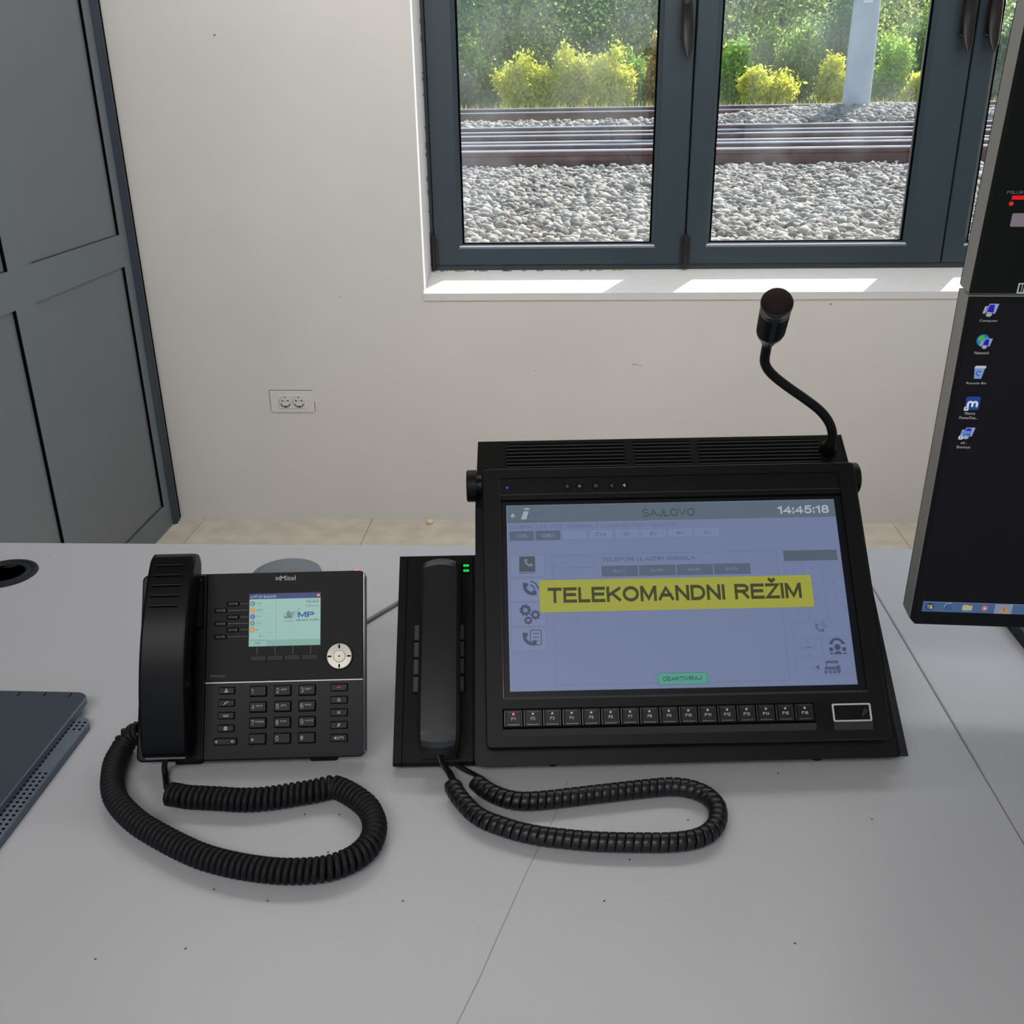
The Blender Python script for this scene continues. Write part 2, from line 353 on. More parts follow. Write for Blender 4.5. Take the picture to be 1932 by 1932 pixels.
b = MB(); b.box(XL-.2, XR+.15, YB-.15, YB, 0, .9, PLASTER); b.box(XL-.2, XR+.15, YB-.15, YB, 2.3, ZC, PLASTER)
b.box(XL-.2, -1.1, YB-.15, YB, .9, 2.3, PLASTER); b.box(2.9, XR+.15, YB-.15, YB, .9, 2.3, PLASTER); struct(b, 'wall_front', (0, YB, 0))

# ---- dark grey panelled metal door along the left wall
DOOR = mat('slate_powder_coat', S(96, 105, 112), .38, spec=.45, noise=.03, nscale=5)
DOORP = mat('slate_door_panel', S(97, 103, 110), .34, spec=.5, noise=.03, nscale=4)
FRM = mat('anthracite_frame', S(45, 59, 67), .33, spec=.55)
d1 = thing('door_1', (XL, 1.4, 0), 0, None, None, None, 'structure')
b = MB()
xf = XL-.0; xp = XL-.006                           # frame face, panel face
cols = [(3.095-.66*k-.56, 3.095-.66*k) for k in range(5)]
y0 = cols[-1][0]-.07
ys = []
prev = YW-.085
b.box(xf-.04, xf, 3.095, YW-.065, 0, 2.5, DOOR)
for k, (a, c) in enumerate(cols):
    nxt = cols[k+1][1] if k+1 < len(cols) else y0
    b.box(xf-.04, xf, nxt, a, 0, 2.5, DOOR)
    b.box(xf-.04, xf, a, c, 0, .09, DOOR); b.box(xf-.04, xf, a, c, .90, .996, DOOR); b.box(xf-.04, xf, a, c, 2.4, 2.5, DOOR)
b.build('door_leaf', d1)
for k, (a, c) in enumerate(cols):
    for z0, z1 in ((.09, .90), (.996, 2.4)):
        b = MB(); b.box(xf-.035, xp, a, c, z0, z1, DOORP)
        g = .007
        b.box(xp, xp+.0055, c-g, c, z0, z1, GAP); b.box(xp, xp+.002, a+.03, c-g, z0, z0+.0022, DKG)
        b.build('door_panel', d1)
b = MB(); n = 8      # rounded outer jamb beside the window wall
prof = [(YW-.066, xf-.03)]+[(YW-.066+.022*i/8, xf+.012*math.sin(math.pi*i/8)+.002) for i in range(9)]+[(YW-.040, xf+.004), (YW-.036, xf+.010), (YW-.026, xf+.010), (YW-.020, xf+.002), (YW-.020, xf-.03)]
b.rings([[(x, y, z) for y, x in prof] for z in (0, 2.5)], mat('door_jamb_navy', S(36, 49, 60), .4)); b.build('door_jamb', d1)
b = MB(); b.box(xf-.03, xf+.004, YW-.020, YW-.001, 0, 2.5, GAP); b.build('seal', d1)

# ---- window
W1 = thing('window_1', (.77, YF, .83), 0, None, None, None, 'structure')
b = MB(); T0, T1 = YF+.008, YF+.07
b.box(ox0+.002, -.466, T0, T1, .829, oz1, FRM); b.box(2.0, ox1, T0, T1, .829, oz1, FRM)
b.box(-.466, 2.0, T0, T1, .829, .846, FRM); b.box(-.466, 2.0, T0, T1, oz1-.04, oz1, FRM)
b.box(.35, .38, T0+.015, T1, .846, oz1-.04, GAP); b.box(1.185, 1.21, T0+.015, T1, .846, oz1-.04, GAP)
b.box(-.470, -.462, T0+.012, T1, .84, oz1-.04, GAP)
b.build('outer_frame', W1)
GLS = bpy.data.materials.new('window_glass'); GLS.use_nodes = True; t = GLS.node_tree
for n_ in list(t.nodes): t.nodes.remove(n_)
out = t.nodes.new('ShaderNodeOutputMaterial'); mx = t.nodes.new('ShaderNodeMixShader'); tr = t.nodes.new('ShaderNodeBsdfTransparent'); gl = t.nodes.new('ShaderNodeBsdfGlossy')
gl.inputs['Roughness'].default_value = .02; gl.inputs['Color'].default_value = (.9, .95, 1, 1); tr.inputs[0].default_value = (.965, .985, .985, 1)
fr = t.nodes.new('ShaderNodeLayerWeight'); pw = t.nodes.new('ShaderNodeMath'); pw.operation = 'POWER'; pw.inputs[1].default_value = 4; ml = t.nodes.new('ShaderNodeMath'); ml.operation = 'MULTIPLY_ADD'; ml.inputs[1].default_value = .6; ml.inputs[2].default_value = .03
t.links.new(fr.outputs['Facing'], pw.inputs[0]); t.links.new(pw.outputs[0], ml.inputs[0]); t.links.new(ml.outputs[0], mx.inputs[0]); t.links.new(tr.outputs[0], mx.inputs[1]); t.links.new(gl.outputs[0], mx.inputs[2])
# thin uneven film of dust on the pane
du = t.nodes.new('ShaderNodeBsdfDiffuse'); du.inputs[0].default_value = (.8, .85, .9, 1); tlu = t.nodes.new('ShaderNodeBsdfTranslucent'); tlu.inputs[0].default_value = (.8, .86, .92, 1)
tc = t.nodes.new('ShaderNodeTexCoord'); nz = t.nodes.new('ShaderNodeTexNoise'); nz.inputs['Scale'].default_value = 5; nz.inputs['Detail'].default_value = 3
mr = t.nodes.new('ShaderNodeMapRange'); mr.inputs[1].default_value = .42; mr.inputs[2].default_value = .75; mr.inputs[3].default_value = .004; mr.inputs[4].default_value = .032
t.links.new(tc.outputs['Object'], nz.inputs['Vector']); t.links.new(nz.outputs[0], mr.inputs[0])
m2 = t.nodes.new('ShaderNodeMixShader'); t.links.new(mr.outputs[0], m2.inputs[0]); t.links.new(mx.outputs[0], m2.inputs[1]); t.links.new(tlu.outputs[0], m2.inputs[2]); t.links.new(m2.outputs[0], out.inputs[0])
HND = mat('dark_bronze_handle', (.010, .008, .009, 1), .28, spec=.6)
def sash(x0, x1, g0, g1, z0, z1, gz0, gz1, hinge=None, handle=None):
    b = MB(); A, B = YF, YF+.055
    yb = YF+.012                                                     # bead slopes back to the glass
    o = [(x0, z0), (x1, z0), (x1, z1), (x0, z1)]; i_ = [(g0-.014, gz0-.014), (g1+.014, gz0-.014), (g1+.014, gz1+.014), (g0-.014, gz1+.014)]; g = [(g0, gz0), (g1, gz0), (g1, gz1), (g0, gz1)]
    R_ = [[(x, B, z) for x, z in o], [(x, A+.003, z) for x, z in o], [(x+(.003 if x == x0 else -.003), A, z+(.003 if z == z0 else -.003)) for x, z in o],
          [(x, A, z) for x, z in i_], [(x, A+.003, z) for x, z in [(p[0]*.7+q[0]*.3, p[1]*.7+q[1]*.3) for p, q in zip(i_, g)]], [(x, yb, z) for x, z in g], [(x, B, z) for x, z in g], [(x, B, z) for x, z in o]]
    b.rings(R_, FRM, caps=False)
    # black glazing gasket, pale strip painting the sunlit gleam along the bottom bead
    e = .006
    for q in ((g0, g0+e, gz0, gz1), (g1-e, g1, gz0, gz1), (g0, g1, gz0, gz0+e*.6), (g0, g1, gz1-e, gz1)):
        b.box(q[0], q[1], yb+.002, yb+.008, q[2], q[3], GAP)
    b.box(g0-.012, g1+.012, YF+.0035, YF+.011, gz0-.009, gz0-.0045, mat('sunlit_bead_paint', S(205, 212, 220), .4))
    so = b.build('sash', W1)
    p = MB(); p.box(g0-.004, g1+.004, YF+.018, YF+.022, gz0-.004, gz1+.004, GLS); po = p.build('glass_pane', so)
    if hinge is not None:
        h = MB(); F = Matrix.Translation((hinge, YF-.006, 0))
        h.cyl(0, 0, .0075, .842, .876, HND, 12, .001, F=F); h.cyl(0, 0, .0075, .878, .912, HND, 12, .001, F=F); h.cyl(0, 0, .006, .836, .948, HND, 12, F=F)
        h.cyl(0, 0, .0075, .914, .944, HND, 12, .001, F=F)
        h.box(hinge-.016, hinge+.016, YF-.006, YF+.002, .85, .935, HND); h.build('hinge', so)
    if handle is not None:
        h = MB(); hx = handle
        # rosette plate, neck and hanging lever blade
        F = Matrix(((1, 0, 0, hx), (0, 0, -1, YF), (0, 1, 0, 0), (0, 0, 0, 1)))
        h.slab(-.0125, .0125, 1.515, 1.66, 0, .012, .012, HND, .003, F=F)
        h.cyl(0, 1.625, .010, .010, .05, HND, 16, .002, F=F)
        lev = []; N = 14
        for i in range(N+1):
            t_ = i/N; z = 1.645-.175*t_; wd = .0125+.0065*math.sin(math.pi*min(1, t_*1.05))-(.006*max(0, t_-.85)/.15 if t_ > .85 else 0); off = .046-.012*math.sin(math.pi*t_)
            if t_ == 1: wd = .003
            lev.append([(hx+.010*t_+wd*math.cos(a), YF-off+.0055*math.sin(a), z) for a in [2*math.pi*k/12 for k in range(12)]])
        h.rings(lev, HND, True); h.build('window_handle', so)
sash(-.463, .3645, -.369, .2565, .848, oz1-.045, .9155, oz1-.11, hinge=-.466, handle=.331)
sash(.3685, 1.1955, .4450, 1.0685, .848, oz1-.045, .9165, oz1-.11, hinge=.3665, handle=1.158)
sash(1.1995, 1.998, 1.272, 1.895, .848, oz1-.045, .911, oz1-.11, handle=1.232)
b = MB()  # crumbs of foam and mortar along the foot of the frame
for i in range(30):
    x = -.46+random.random()*.62; l = random.uniform(.004, .022)
    b.box(x, x+l, YF-.002, YF+.010, .826, .829+random.uniform(.0005, .0025), mat('yellow_foam_crumbs', S(170, 162, 118), .95) if i % 2 else mat('crumbled_mortar', S(120, 112, 100), .95))
struct(b, 'trim_3', (0, YF, .826))

# ---- double wall socket
sk = thing('wall_socket', (-.944, YW, .43), 0, 'white double wall socket set low in the plaster under the left of the window', 'socket')
F = frame((-1.018, YW, .393), 0, 90)
SKM = mat('socket_plastic', S(214, 211, 208), .45)
b = MB(F); b.slab(0, .148, 0, .074, -.002, .0035, .002, SKM, .001)
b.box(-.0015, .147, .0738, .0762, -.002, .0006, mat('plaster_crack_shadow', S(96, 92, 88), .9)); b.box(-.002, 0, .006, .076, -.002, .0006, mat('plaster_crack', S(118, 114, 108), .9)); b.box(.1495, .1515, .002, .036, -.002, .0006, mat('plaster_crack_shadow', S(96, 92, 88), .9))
b.build('frame_plate', sk)
for cx in (.0515, .0985):
    b = MB(F); b.slab(cx-.0232, cx+.0232, .0135, .0605, .003, .0052, .002, SKM, .0008)
    Fo = F @ Matrix.Translation((cx, .0365, 0))
    b.lathe([(.0198, .0055), (.0205, .0062), (.0192, .0060)], SKM, 28, F=Fo, caps=False)
    b.lathe([(.0192, .0060), (.0185, .0052)], DKG, 28, F=Fo, caps=False)
    b.disc(0, 0, .0186, .0056, SKM, 28, F=Fo)
    for dx in (-.0095, .0095): b.disc(dx, .004, .0027, .0062, GAP, 12, F=Fo)
    b.disc(0, .004, .0016, .0062, mat('socket_screw', S(120, 118, 116), .4, .6), 10, F=Fo)
    b.rect(-.002, .002, .0145, .018, .0062, DKG, Fo); b.rect(-.0025, .0025, -.018, -.0135, .0064, GAP, Fo)
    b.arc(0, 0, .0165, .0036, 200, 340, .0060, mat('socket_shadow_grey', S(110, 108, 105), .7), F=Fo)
    b.build('socket_insert', sk)

# ================================================================== OUTSIDE
GR = 0.74
def hgt(x, y):
    h = np.interp(y, [3.6, 5.2, 6.2, 8.4, 9, 13.4, 14.3, 15.2, 16.2, 30], [.52, .585, .64, .745, .76, .80, .88, .90, .83, .85])
    m = np.exp(-((y-14.9)/.75)**2)*np.clip(1-((x-4.0)/2.3)**2, 0, 1)*.17
    return h+m
b = MB(); gx = np.linspace(-14, 24, 60); gy = np.concatenate([np.linspace(3.64, 18, 70), np.linspace(19, 60, 20)])
V = [(float(x), float(y), float(hgt(x, y))-.02) for y in gy for x in gx]; nx = len(gx)
FS = [(j*nx+i, j*nx+i+1, (j+1)*nx+i+1, (j+1)*nx+i) for j in range(len(gy)-1) for i in range(nx-1)]
DIRT = mat('grey_gravel_soil', S(150, 142, 128), .95, noise=.3, nscale=8)
DRY = mat('dry_grass_soil', S(150, 140, 92), .95, noise=.3, nscale=3)
b.add(V, FS, DIRT, True); o = struct(b, 'ground')
o.data.materials.append(DRY)
for p in o.data.polygons:
    if p.center.y > 17.6: p.material_index = 1
ICO = np.array([(0, 0, -1), (.72, -.53, -.45), (-.28, -.85, -.45), (-.89, 0, -.45), (-.28, .85, -.45), (.72, .53, -.45), (.28, -.85, .45), (-.72, -.53, .45), (-.72, .53, .45), (.28, .85, .45), (.89, 0, .45), (0, 0, 1)])
ICF = np.array([(0, 1, 2), (1, 0, 5), (0, 2, 3), (0, 3, 4), (0, 4, 5), (1, 5, 10), (2, 1, 6), (3, 2, 7), (4, 3, 8), (5, 4, 9), (1, 10, 6), (2, 6, 7), (3, 7, 8), (4, 8, 9), (5, 9, 10), (6, 10, 11), (7, 6, 11), (8, 7, 11), (9, 8, 11), (10, 9, 11)])
def stones(name, X, Y, Z, size, m, label):
    n = len(X); v = np.repeat(ICO[None], n, 0)*(1+rng.uniform(-.28, .28, (n, 12, 1)))
    sc = size*rng.uniform(.45, 1.4, (n, 1, 1))*np.stack([rng.uniform(.8, 1.3, n), rng.uniform(.7, 1.1, n), rng.uniform(.5, .85, n)], 1)[:, None, :]
    v = v*sc; a = rng.uniform(0, 6.28, n); bb = rng.uniform(-.7, .7, n)
    ca, sa, cb, sb = np.cos(a), np.sin(a), np.cos(bb), np.sin(bb)
    y = v[..., 1]*cb[:, None]-v[..., 2]*sb[:, None]; z = v[..., 1]*sb[:, None]+v[..., 2]*cb[:, None]; x = v[..., 0]
    v = np.stack([x*ca[:, None]-y*sa[:, None]+X[:, None], x*sa[:, None]+y*ca[:, None]+Y[:, None], z+Z[:, None]], -1)
    f = (ICF[None]+12*np.arange(n)[:, None, None]).reshape(-1, 3)
    me = bpy.data.meshes.new(name); me.vertices.add(n*12); me.vertices.foreach_set('co', v.reshape(-1).astype(np.float32))
    me.loops.add(len(f)*3); me.loops.foreach_set('vertex_index', f.reshape(-1).astype(np.int32)); me.polygons.add(len(f))
    me.polygons.foreach_set('loop_start', np.arange(0, len(f)*3, 3, dtype=np.int32)); me.polygons.foreach_set('loop_total', np.full(len(f), 3, dtype=np.int32))
    me.update(calc_edges=True); me.materials.append(m); o = bpy.data.objects.new(name, me); COL.objects.link(o)
    return tag(o, label, 'gravel', None, 'stuff')
STONE = islandmat('ballast_stone', [S(96, 90, 84), S(138, 130, 120), S(160, 152, 140), S(180, 172, 156), S(122, 116, 110), S(192, 184, 168)])
def scatter(y0, y1, sp, jit=.5, a=-.16, a0=-.7, c=.50, c0=.8):
    X, Y = [], []; y = y0
    while y < y1:
        xs = np.arange(a*y+a0, c*y+c0, sp); X.append(xs+rng.uniform(-jit, jit, len(xs))*sp); Y.append(y+rng.uniform(-jit, jit, len(xs))*sp); y += sp
    return np.concatenate(X), np.concatenate(Y)
X, Y = scatter(4.6, 8.74, .036); Z = hgt(X, Y)+rng.uniform(-.012, .02, len(X))
stones('ballast_gravel', X, Y, Z, .031, STONE, 'pale crushed stone ballast sloping from the window up to the nearest rail')
RY = [8.87, 9.80, 10.36, 11.55, 12.35, 13.25, 16.1, 17.4]
X, Y = scatter(8.95, 17.9, .085)
keep = np.min(np.abs(Y[:, None]-np.array(RY)[None]), 1) > .11
X, Y = X[keep], Y[keep]; Z = hgt(X, Y)+rng.uniform(-.015, .03, len(X))
stones('ballast_gravel', X, Y, Z, .045, STONE, 'crushed stone ballast filling the ground between the railway tracks')
X, Y = scatter(14.15, 15.6, .045, a=0, a0=1.2, c=0, c0=6.7); k = rng.random(len(X)) < np.clip(1.3-np.abs((X-4)/2.6)**3, 0, 1)
X, Y = X[k], Y[k]; Z = hgt(X, Y)+rng.uniform(.0, .03, len(X))
stones('gravel_mound', X, Y, Z, .036, STONE, 'low heap of ballast stones around the foot of the grey pole')
# ---- rails
RUST = mat('rusty_rail_steel', S(104, 70, 64), .75, noise=.3, nscale=9, metal=.1)
POL = mat('polished_rail_head', S(226, 222, 216), .5, metal=.1)
def rail(y, z0, x0, x1, label, clips=0, blocks=()):
    t_ = thing('railway_rail', (2.5, y, z0), 0, label, 'rail', 'rails of the tracks outside the window')
    pr = [(-.07, 0), (.07, 0), (.07, .012), (.012, .028), (.009, .10), (.034, .112), (.036, .140), (.026, .152), (-.026, .152), (-.036, .140), (-.034, .112), (-.009, .10), (-.012, .028), (-.07, .012)]
    b = MB(); L = [[(x, y+a, z0+c) for a, c in pr] for x in (x0, x1)]; b.rings(L, RUST); b.build('rail_profile', t_)
    h = MB(); h.rings([[(x, y+a, z0+c) for a, c in ((-.0365, .139), (.0365, .139), (.026, .1535), (-.026, .1535))] for x in (x0, x1)], POL); h.build('running_surface', t_)
    for x in np.arange(x0+.3, x1, .49) if clips else []:
        if -1.6 < x < 5.2:
            c = MB()
            for dx in (-.045, .045):
                c.cyl(x+dx, y-.10, .014, z0+.005, z0+.045, mat('galvanised_bolt', S(210, 208, 205), .4, .4), 8, .003)
                c.box(x+dx-.03, x+dx+.03, y-.125, y-.045, z0+.004, z0+.018, RUST)
            c.build('rail_fastener', t_)
    for x in blocks:
        c = MB(); c.box(x-.13, x+.13, y-.075, y-.012, z0+.03, z0+.135, RUST); c.cyl(0, 0, .022, 0, .03, mat('galvanised_bolt', S(210, 208, 205), .4, .4), 10, .004, F=Matrix(((1, 0, 0, x), (0, 0, -1, y-.075), (0, 1, 0, z0+.085), (0, 0, 0, 1))))
        c.build('spacer_block', t_)
rl = ['nearest rusty rail, rising out of the stones right outside the window', 'second rusty rail from the window, close behind the nearest one', 'third rail from the window with spacer blocks bolted to its web',
      'fourth rail from the window, thin bright head over rusty web', 'fifth rail from the window, just behind the fourth', 'sixth rail from the window, just in front of the pole mound',
      'second farthest rail, just behind the pole mound', 'farthest rail, at the edge of the bushes']
for i, y in enumerate(RY):
    z0 = [.748, .745, .745, .75, .755, .775, .88, .91][i]
    rail(y, z0, -9, 15, rl[i], clips=(i == 0), blocks=((2.05, 2.6, 3.17, 3.75) if i == 2 else ()))
# ---- pole
CONC = mat('weathered_grey_pole', S(176, 182, 190), .7, noise=.06, nscale=6)
pl = thing('catenary_pole', (3.83, 15.0, .96), 0, 'round grey concrete pole standing in the stone heap between the tracks', 'pole')
b = MB(); F = Matrix.Translation((3.83, 15, 0)); b.lathe([(.185, .9), (.18, 1.3), (.165, 3.2), (.14, 7.5)], CONC, 24, F=F); b.build('pole_shaft', pl)
b = MB(); b.box(-.0, .12, -.19, -.176, 2.32, 2.58, mat('sign_white', S(225, 225, 222), .6), F=F @ Matrix.Rotation(R(-28), 4, 'Z')); tag(b.build('number_plate', pl), 'small white plate on the side of the pole')
# ---- trees and bushes
BARK = mat('grey_brown_bark', S(92, 82, 72), .9, noise=.2, nscale=12)
def leafcloud(P, size, m, name, parent, droop=.3):
    n = len(P); a = rng.normal(size=(n, 3)); a /= np.linalg.norm(a, axis=1)[:, None]; c = rng.normal(size=(n, 3)); c -= (c*a).sum(1)[:, None]*a; c /= np.linalg.norm(c, axis=1)[:, None]
    s = size*rng.uniform(.6, 1.3, (n, 1)); u = a*s; w_ = c*s*.5
    P = P-np.array(MROOT[parent.name].translation)
    v = np.stack([P-u, P-w_*.9, P+u, P+w_*.9], 1)
    f = np.arange(4*n).reshape(-1, 4); me = bpy.data.meshes.new(name); me.vertices.add(4*n); me.vertices.foreach_set('co', v.reshape(-1).astype(np.float32))
    me.loops.add(4*n); me.loops.foreach_set('vertex_index', f.reshape(-1).astype(np.int32)); me.polygons.add(n)
    me.polygons.foreach_set('loop_start', np.arange(0, 4*n, 4, dtype=np.int32)); me.polygons.foreach_set('loop_total', np.full(n, 4, dtype=np.int32))
    me.update(calc_edges=True); me.materials.append(m); o = bpy.data.objects.new(name, me); COL.objects.link(o); o.parent = parent; return o
LG = [leafmat('olive_leaf', S(152, 166, 88), S(200, 206, 130)), leafmat('mid_green_leaf', S(124, 156, 84), S(186, 204, 120)), leafmat('blue_green_leaf', S(106, 138, 98), S(156, 180, 132)),
      leafmat('yellow_green_leaf', S(206, 214, 80), S(250, 244, 120), .62), leafmat('fresh_green_leaf', S(150, 196, 88), S(214, 232, 120), .62), leafmat('dry_brown_leaf', S(186, 168, 116), S(222, 204, 146))]
def tree(x, y, h, cr, n, m, label, name='tree', lean=0, group=None):
    z = float(hgt(x, y))-.05; t_ = thing(name, (x, y, z), 0, label, 'tree', group)
    b = MB(); tops = []; H = h*.92
    ph = random.uniform(0, 6)
    tr_ = [(x+lean*k/6+.12*math.sin(ph+k), y+.1*math.cos(ph+k*1.3), z+H*k/6) for k in range(7)]
    b.tube(spline(tr_, .4), .001, BARK, 7) if False else None
    pts = spline(tr_, .35); b.tube(pts, [.10*(1-.75*i/len(pts)) for i in range(len(pts))], BARK, 7)
    for k in range(14):
        i = int(len(pts)*(.12+.82*k/14)); p = pts[min(i, len(pts)-1)]; a = random.uniform(0, 6.28); L = cr*random.uniform(.6, 1.1)
        e = p+Vector((math.cos(a)*L, math.sin(a)*L, L*random.uniform(.4, 1.1))); mid = p.lerp(e, .5)+Vector((0, 0, -.1*L))
        b.tube([p, mid, e], [.035, .022, .008], BARK, 5); tops += [e, mid]
    b.build('trunk', t_)
    C = np.array([tuple(p) for p in tops]+[tuple(p) for p in pts[2:]]); n = int(n*3.0); k = rng.integers(0, len(C), n)
    P = C[k]+rng.normal(size=(n, 3))*np.array([cr*.48, cr*.45, cr*.42]); P[:, 2] = np.maximum(P[:, 2], z+.05)
    leafcloud(P, .062 if y < 28 else .12, m, 'foliage', t_); return t_
def bush(x, y, h, wd, n, m, label, sz=.046):
    z = float(hgt(x, y))-.03; t_ = thing('bush', (x, y, z), 0, label, 'bush', 'bushes growing along the far side of the tracks')
    b = MB(); K = 12; E_ = []
    for k in range(K):
        a = random.uniform(0, 6.28); r = wd*math.sqrt(random.random()); hh = h*random.uniform(.6, 1.0)*(1-.45*(r/wd)**2)
        e = Vector((x+math.cos(a)*r, y+math.sin(a)*r*.6, z+hh)); s0 = Vector((x+math.cos(a)*r*.35, y+math.sin(a)*r*.2, z)); q = s0.lerp(e, .5)+Vector((0, 0, .12*hh))
        b.tube([s0, q, e], [.012, .009, .004], BARK, 5); E_.append((s0, q, e))
    b.build('stems', t_)
    k = rng.integers(0, K, n); tt = rng.random(n)**.6; A = np.array([[tuple(c) for c in e] for e in E_])[k]
    P = A[:, 0]*((1-tt)**2)[:, None]+A[:, 1]*(2*tt*(1-tt))[:, None]+A[:, 2]*(tt**2)[:, None]
    P += rng.normal(size=(n, 3))*np.array([wd*.16, wd*.14, h*.06]); P[:, 2] = np.maximum(P[:, 2], z+.02)
    leafcloud(P, sz, m, 'foliage', t_)
TK = ['olive green', 'mid green', 'blue green']
tl = [(-3.2, 25, 6.5, 1.3, 3200, 2, 'at the far left of the left pane'), (-1.4, 24, 6.2, 1.2, 3000, 0, 'left of centre in the left pane'), (.4, 26, 7, 1.3, 3000, 1, 'just right of centre in the left pane'), (1.9, 24.5, 5.6, 1.1, 2400, 0, 'at the right edge of the left pane'),
      (3.3, 26.5, 6.6, 1.2, 2400, 2, 'at the left edge of the right pane'), (4.3, 23.5, 4.4, .9, 1500, 0, 'left of centre in the right pane, nearest of those behind'), (5.9, 26, 6.2, 1.2, 2600, 1, 'just left of the grey pole'), (7.3, 24.5, 3.7, 1.0, 1800, 0, 'at the right edge of the right pane, sky above it'),
      (9.6, 24, 4.6, 1.0, 1900, 1, 'in the narrow right-hand pane'), (11.0, 25.5, 3.4, 1.0, 1300, 0, 'in the narrow right-hand pane, beside the monitor edge'),
      (-2.2, 29, 7.5, 1.6, 3600, 1, 'in the second row at the left of the left pane'), (.9, 30, 7.5, 1.6, 3400, 2, 'in the second row right of centre in the left pane'), (3.9, 31, 7.2, 1.7, 3200, 0, 'in the second row at the left edge of the right pane'), (7.0, 30, 6.0, 1.5, 2800, 1, 'in the second row in the middle of the right pane'),
      (10.2, 31, 3.8, 1.5, 2200, 2, 'in the second row behind the sash right of the right pane'), (-4.2, 33, 7.5, 2.0, 3600, 0, 'farthest back at the left edge of the left pane'), (-.9, 33.5, 7.6, 2.0, 3600, 2, 'farthest back in the middle of the left pane'),
      (2.6, 34, 7.6, 2.0, 3600, 1, 'farthest back at the right edge of the left pane'), (5.6, 34, 6.4, 2.0, 3600, 2, 'farthest back in the left half of the right pane'), (8.8, 34, 4.6, 1.8, 2600, 0, 'farthest back behind the grey pole')]
for x, y, h, cr, n, c, w_ in tl:
    tree(x, y, h, cr, n, LG[c], '%s leafed tree %s' % (TK[c], w_), group='trees beyond the railway tracks')
bs = [(-2.6, 20.8, 1.3, .7, 2, 'dark green bush at the far left edge of the left pane'), (-1.75, 21, 1.5, .6, 1, 'mid green bush left of the bright yellow ones in the left pane'),
      (-.95, 20.2, 1.15, .55, 3, 'bright yellow green bush, leftmost of the three in the left pane'), (-.15, 20.4, 1.5, .5, 3, 'tallest bright yellow green bush, middle one of three in the left pane'), (.62, 20.1, 1.3, .45, 3, 'bright yellow green bush, rightmost of the three in the left pane'),
      (1.15, 20.9, 1.45, .45, 4, 'fresh green bush right of the yellow ones in the left pane'), (1.52, 20.3, 1.5, .28, 5, 'dry tan bush at the right edge of the left pane'),
      (3.0, 21, 1.7, .6, 4, 'fresh green bush at the left edge of the right pane'), (3.45, 19.8, .95, .5, 3, 'low bright yellow bush at the left of the right pane'), (4.05, 21, 2.0, .7, 1, 'tall mid green bush left of the pole in the right pane'),
      (4.72, 20.0, 1.1, .35, 3, 'small yellow bush just left of the pole foot'), (5.25, 21.6, 2.4, .7, 2, 'blue green bush standing behind the pole foot'),
      (5.85, 20.6, 1.7, .5, 4, 'fresh green bush just right of the pole'), (6.35, 19.9, .9, .4, 3, 'low yellow bush at the right edge of the right pane'), (6.65, 21.5, 2.2, .7, 1, 'tall mid green bush at the right edge of the right pane'),
      (8.1, 21, 1.9, .8, 2, 'blue green bush seen in the narrow right-hand pane')]
for x, y, h, wd, c, lb in bs: bush(x, y, h, wd, 6500, LG[c], lb)
# dry grass along the track
n = 9000; X = rng.uniform(-6, 14, n); Y = rng.uniform(17.9, 20.6, n); Z = hgt(X, Y)-.02; hh = rng.uniform(.08, .34, n); dx = rng.normal(size=n)*.06; a = rng.uniform(0, 3.14, n); wx = np.cos(a)*.012; wy = np.sin(a)*.012
v = np.stack([np.stack([X-wx, Y-wy, Z], 1), np.stack([X+wx, Y+wy, Z], 1), np.stack([X+dx, Y+dx*.5, Z+hh], 1)], 1)
me = bpy.data.meshes.new('dry_grass'); me.from_pydata([tuple(p) for p in v.reshape(-1, 3).tolist()], [], np.arange(3*n).reshape(-1, 3).tolist()); me.materials.append(leafmat('straw_grass', S(176, 160, 92), S(206, 196, 120)))
o = bpy.data.objects.new('dry_grass', me); COL.objects.link(o); tag(o, 'straw coloured dry grass between the farthest rail and the bushes', 'grass', None, 'stuff')

# ================================================================== DESK
DESK = mat('white_laminate', S(171, 171, 174), .33, spec=.5, noise=.012, nscale=3, bump=.06, bscale=220)
EDGE = mat('desk_edge_band', S(150, 150, 152), .5)
def desk(x0, x1, ya, yb, label, legs, marks=False):
    t_ = thing('desk', ((x0+x1)/2, .8, 0), 0, label, 'desk', 'white desks joined side by side')
    b = MB(); b.rings([[(x, y, z) for x, y in ((x0, .22), (x1, .22), (x1, yb), (x0, ya))] for z in (.722, .7485)]+[[(x, y, .75) for x, y in ((x0+.0012, .2212), (x1-.0012, .2212), (x1-.0012, yb-.0012), (x0+.0012, ya-.0012))]], DESK)
    if marks:
        SCR = mat('pencil_grey_scratch', S(128, 124, 122), .8); DOT = mat('dark_speck', S(70, 66, 62), .9)
        pts = [(1072, 1472), (1052, 1525), (1046, 1542), (1000, 1632), (940, 1765), (905, 1845), (862, 1932)]
        W = [onz(*p) for p in pts]
        for p, q in zip(W[:-1], W[1:]): b.line(p[0], p[1], q[0], q[1], .0006, .75015, SCR)
        for p in ((400, 1625), (416, 1652), (404, 1678), (619, 1608), (640, 1537), (575, 1537), (1298, 1547), (1468, 1459), (1645, 1546), (1188, 1622), (635, 1065), (1140, 1700), (350, 1790), (180, 1810), (92, 1048), (505, 1700), (1500, 1780), (760, 1700)):
            c = onz(*p); b.disc(c[0], c[1], .0011, .7502, DOT, 7)
    b.build('desktop', t_)
    for x, y in legs:
        l = MB(); l.slab(x-.03, x+.03, y-.03, y+.03, 0, .722, .004, mat('desk_leg_grey', S(120, 122, 126), .5, .2)); l.build('leg', t_)
    return t_
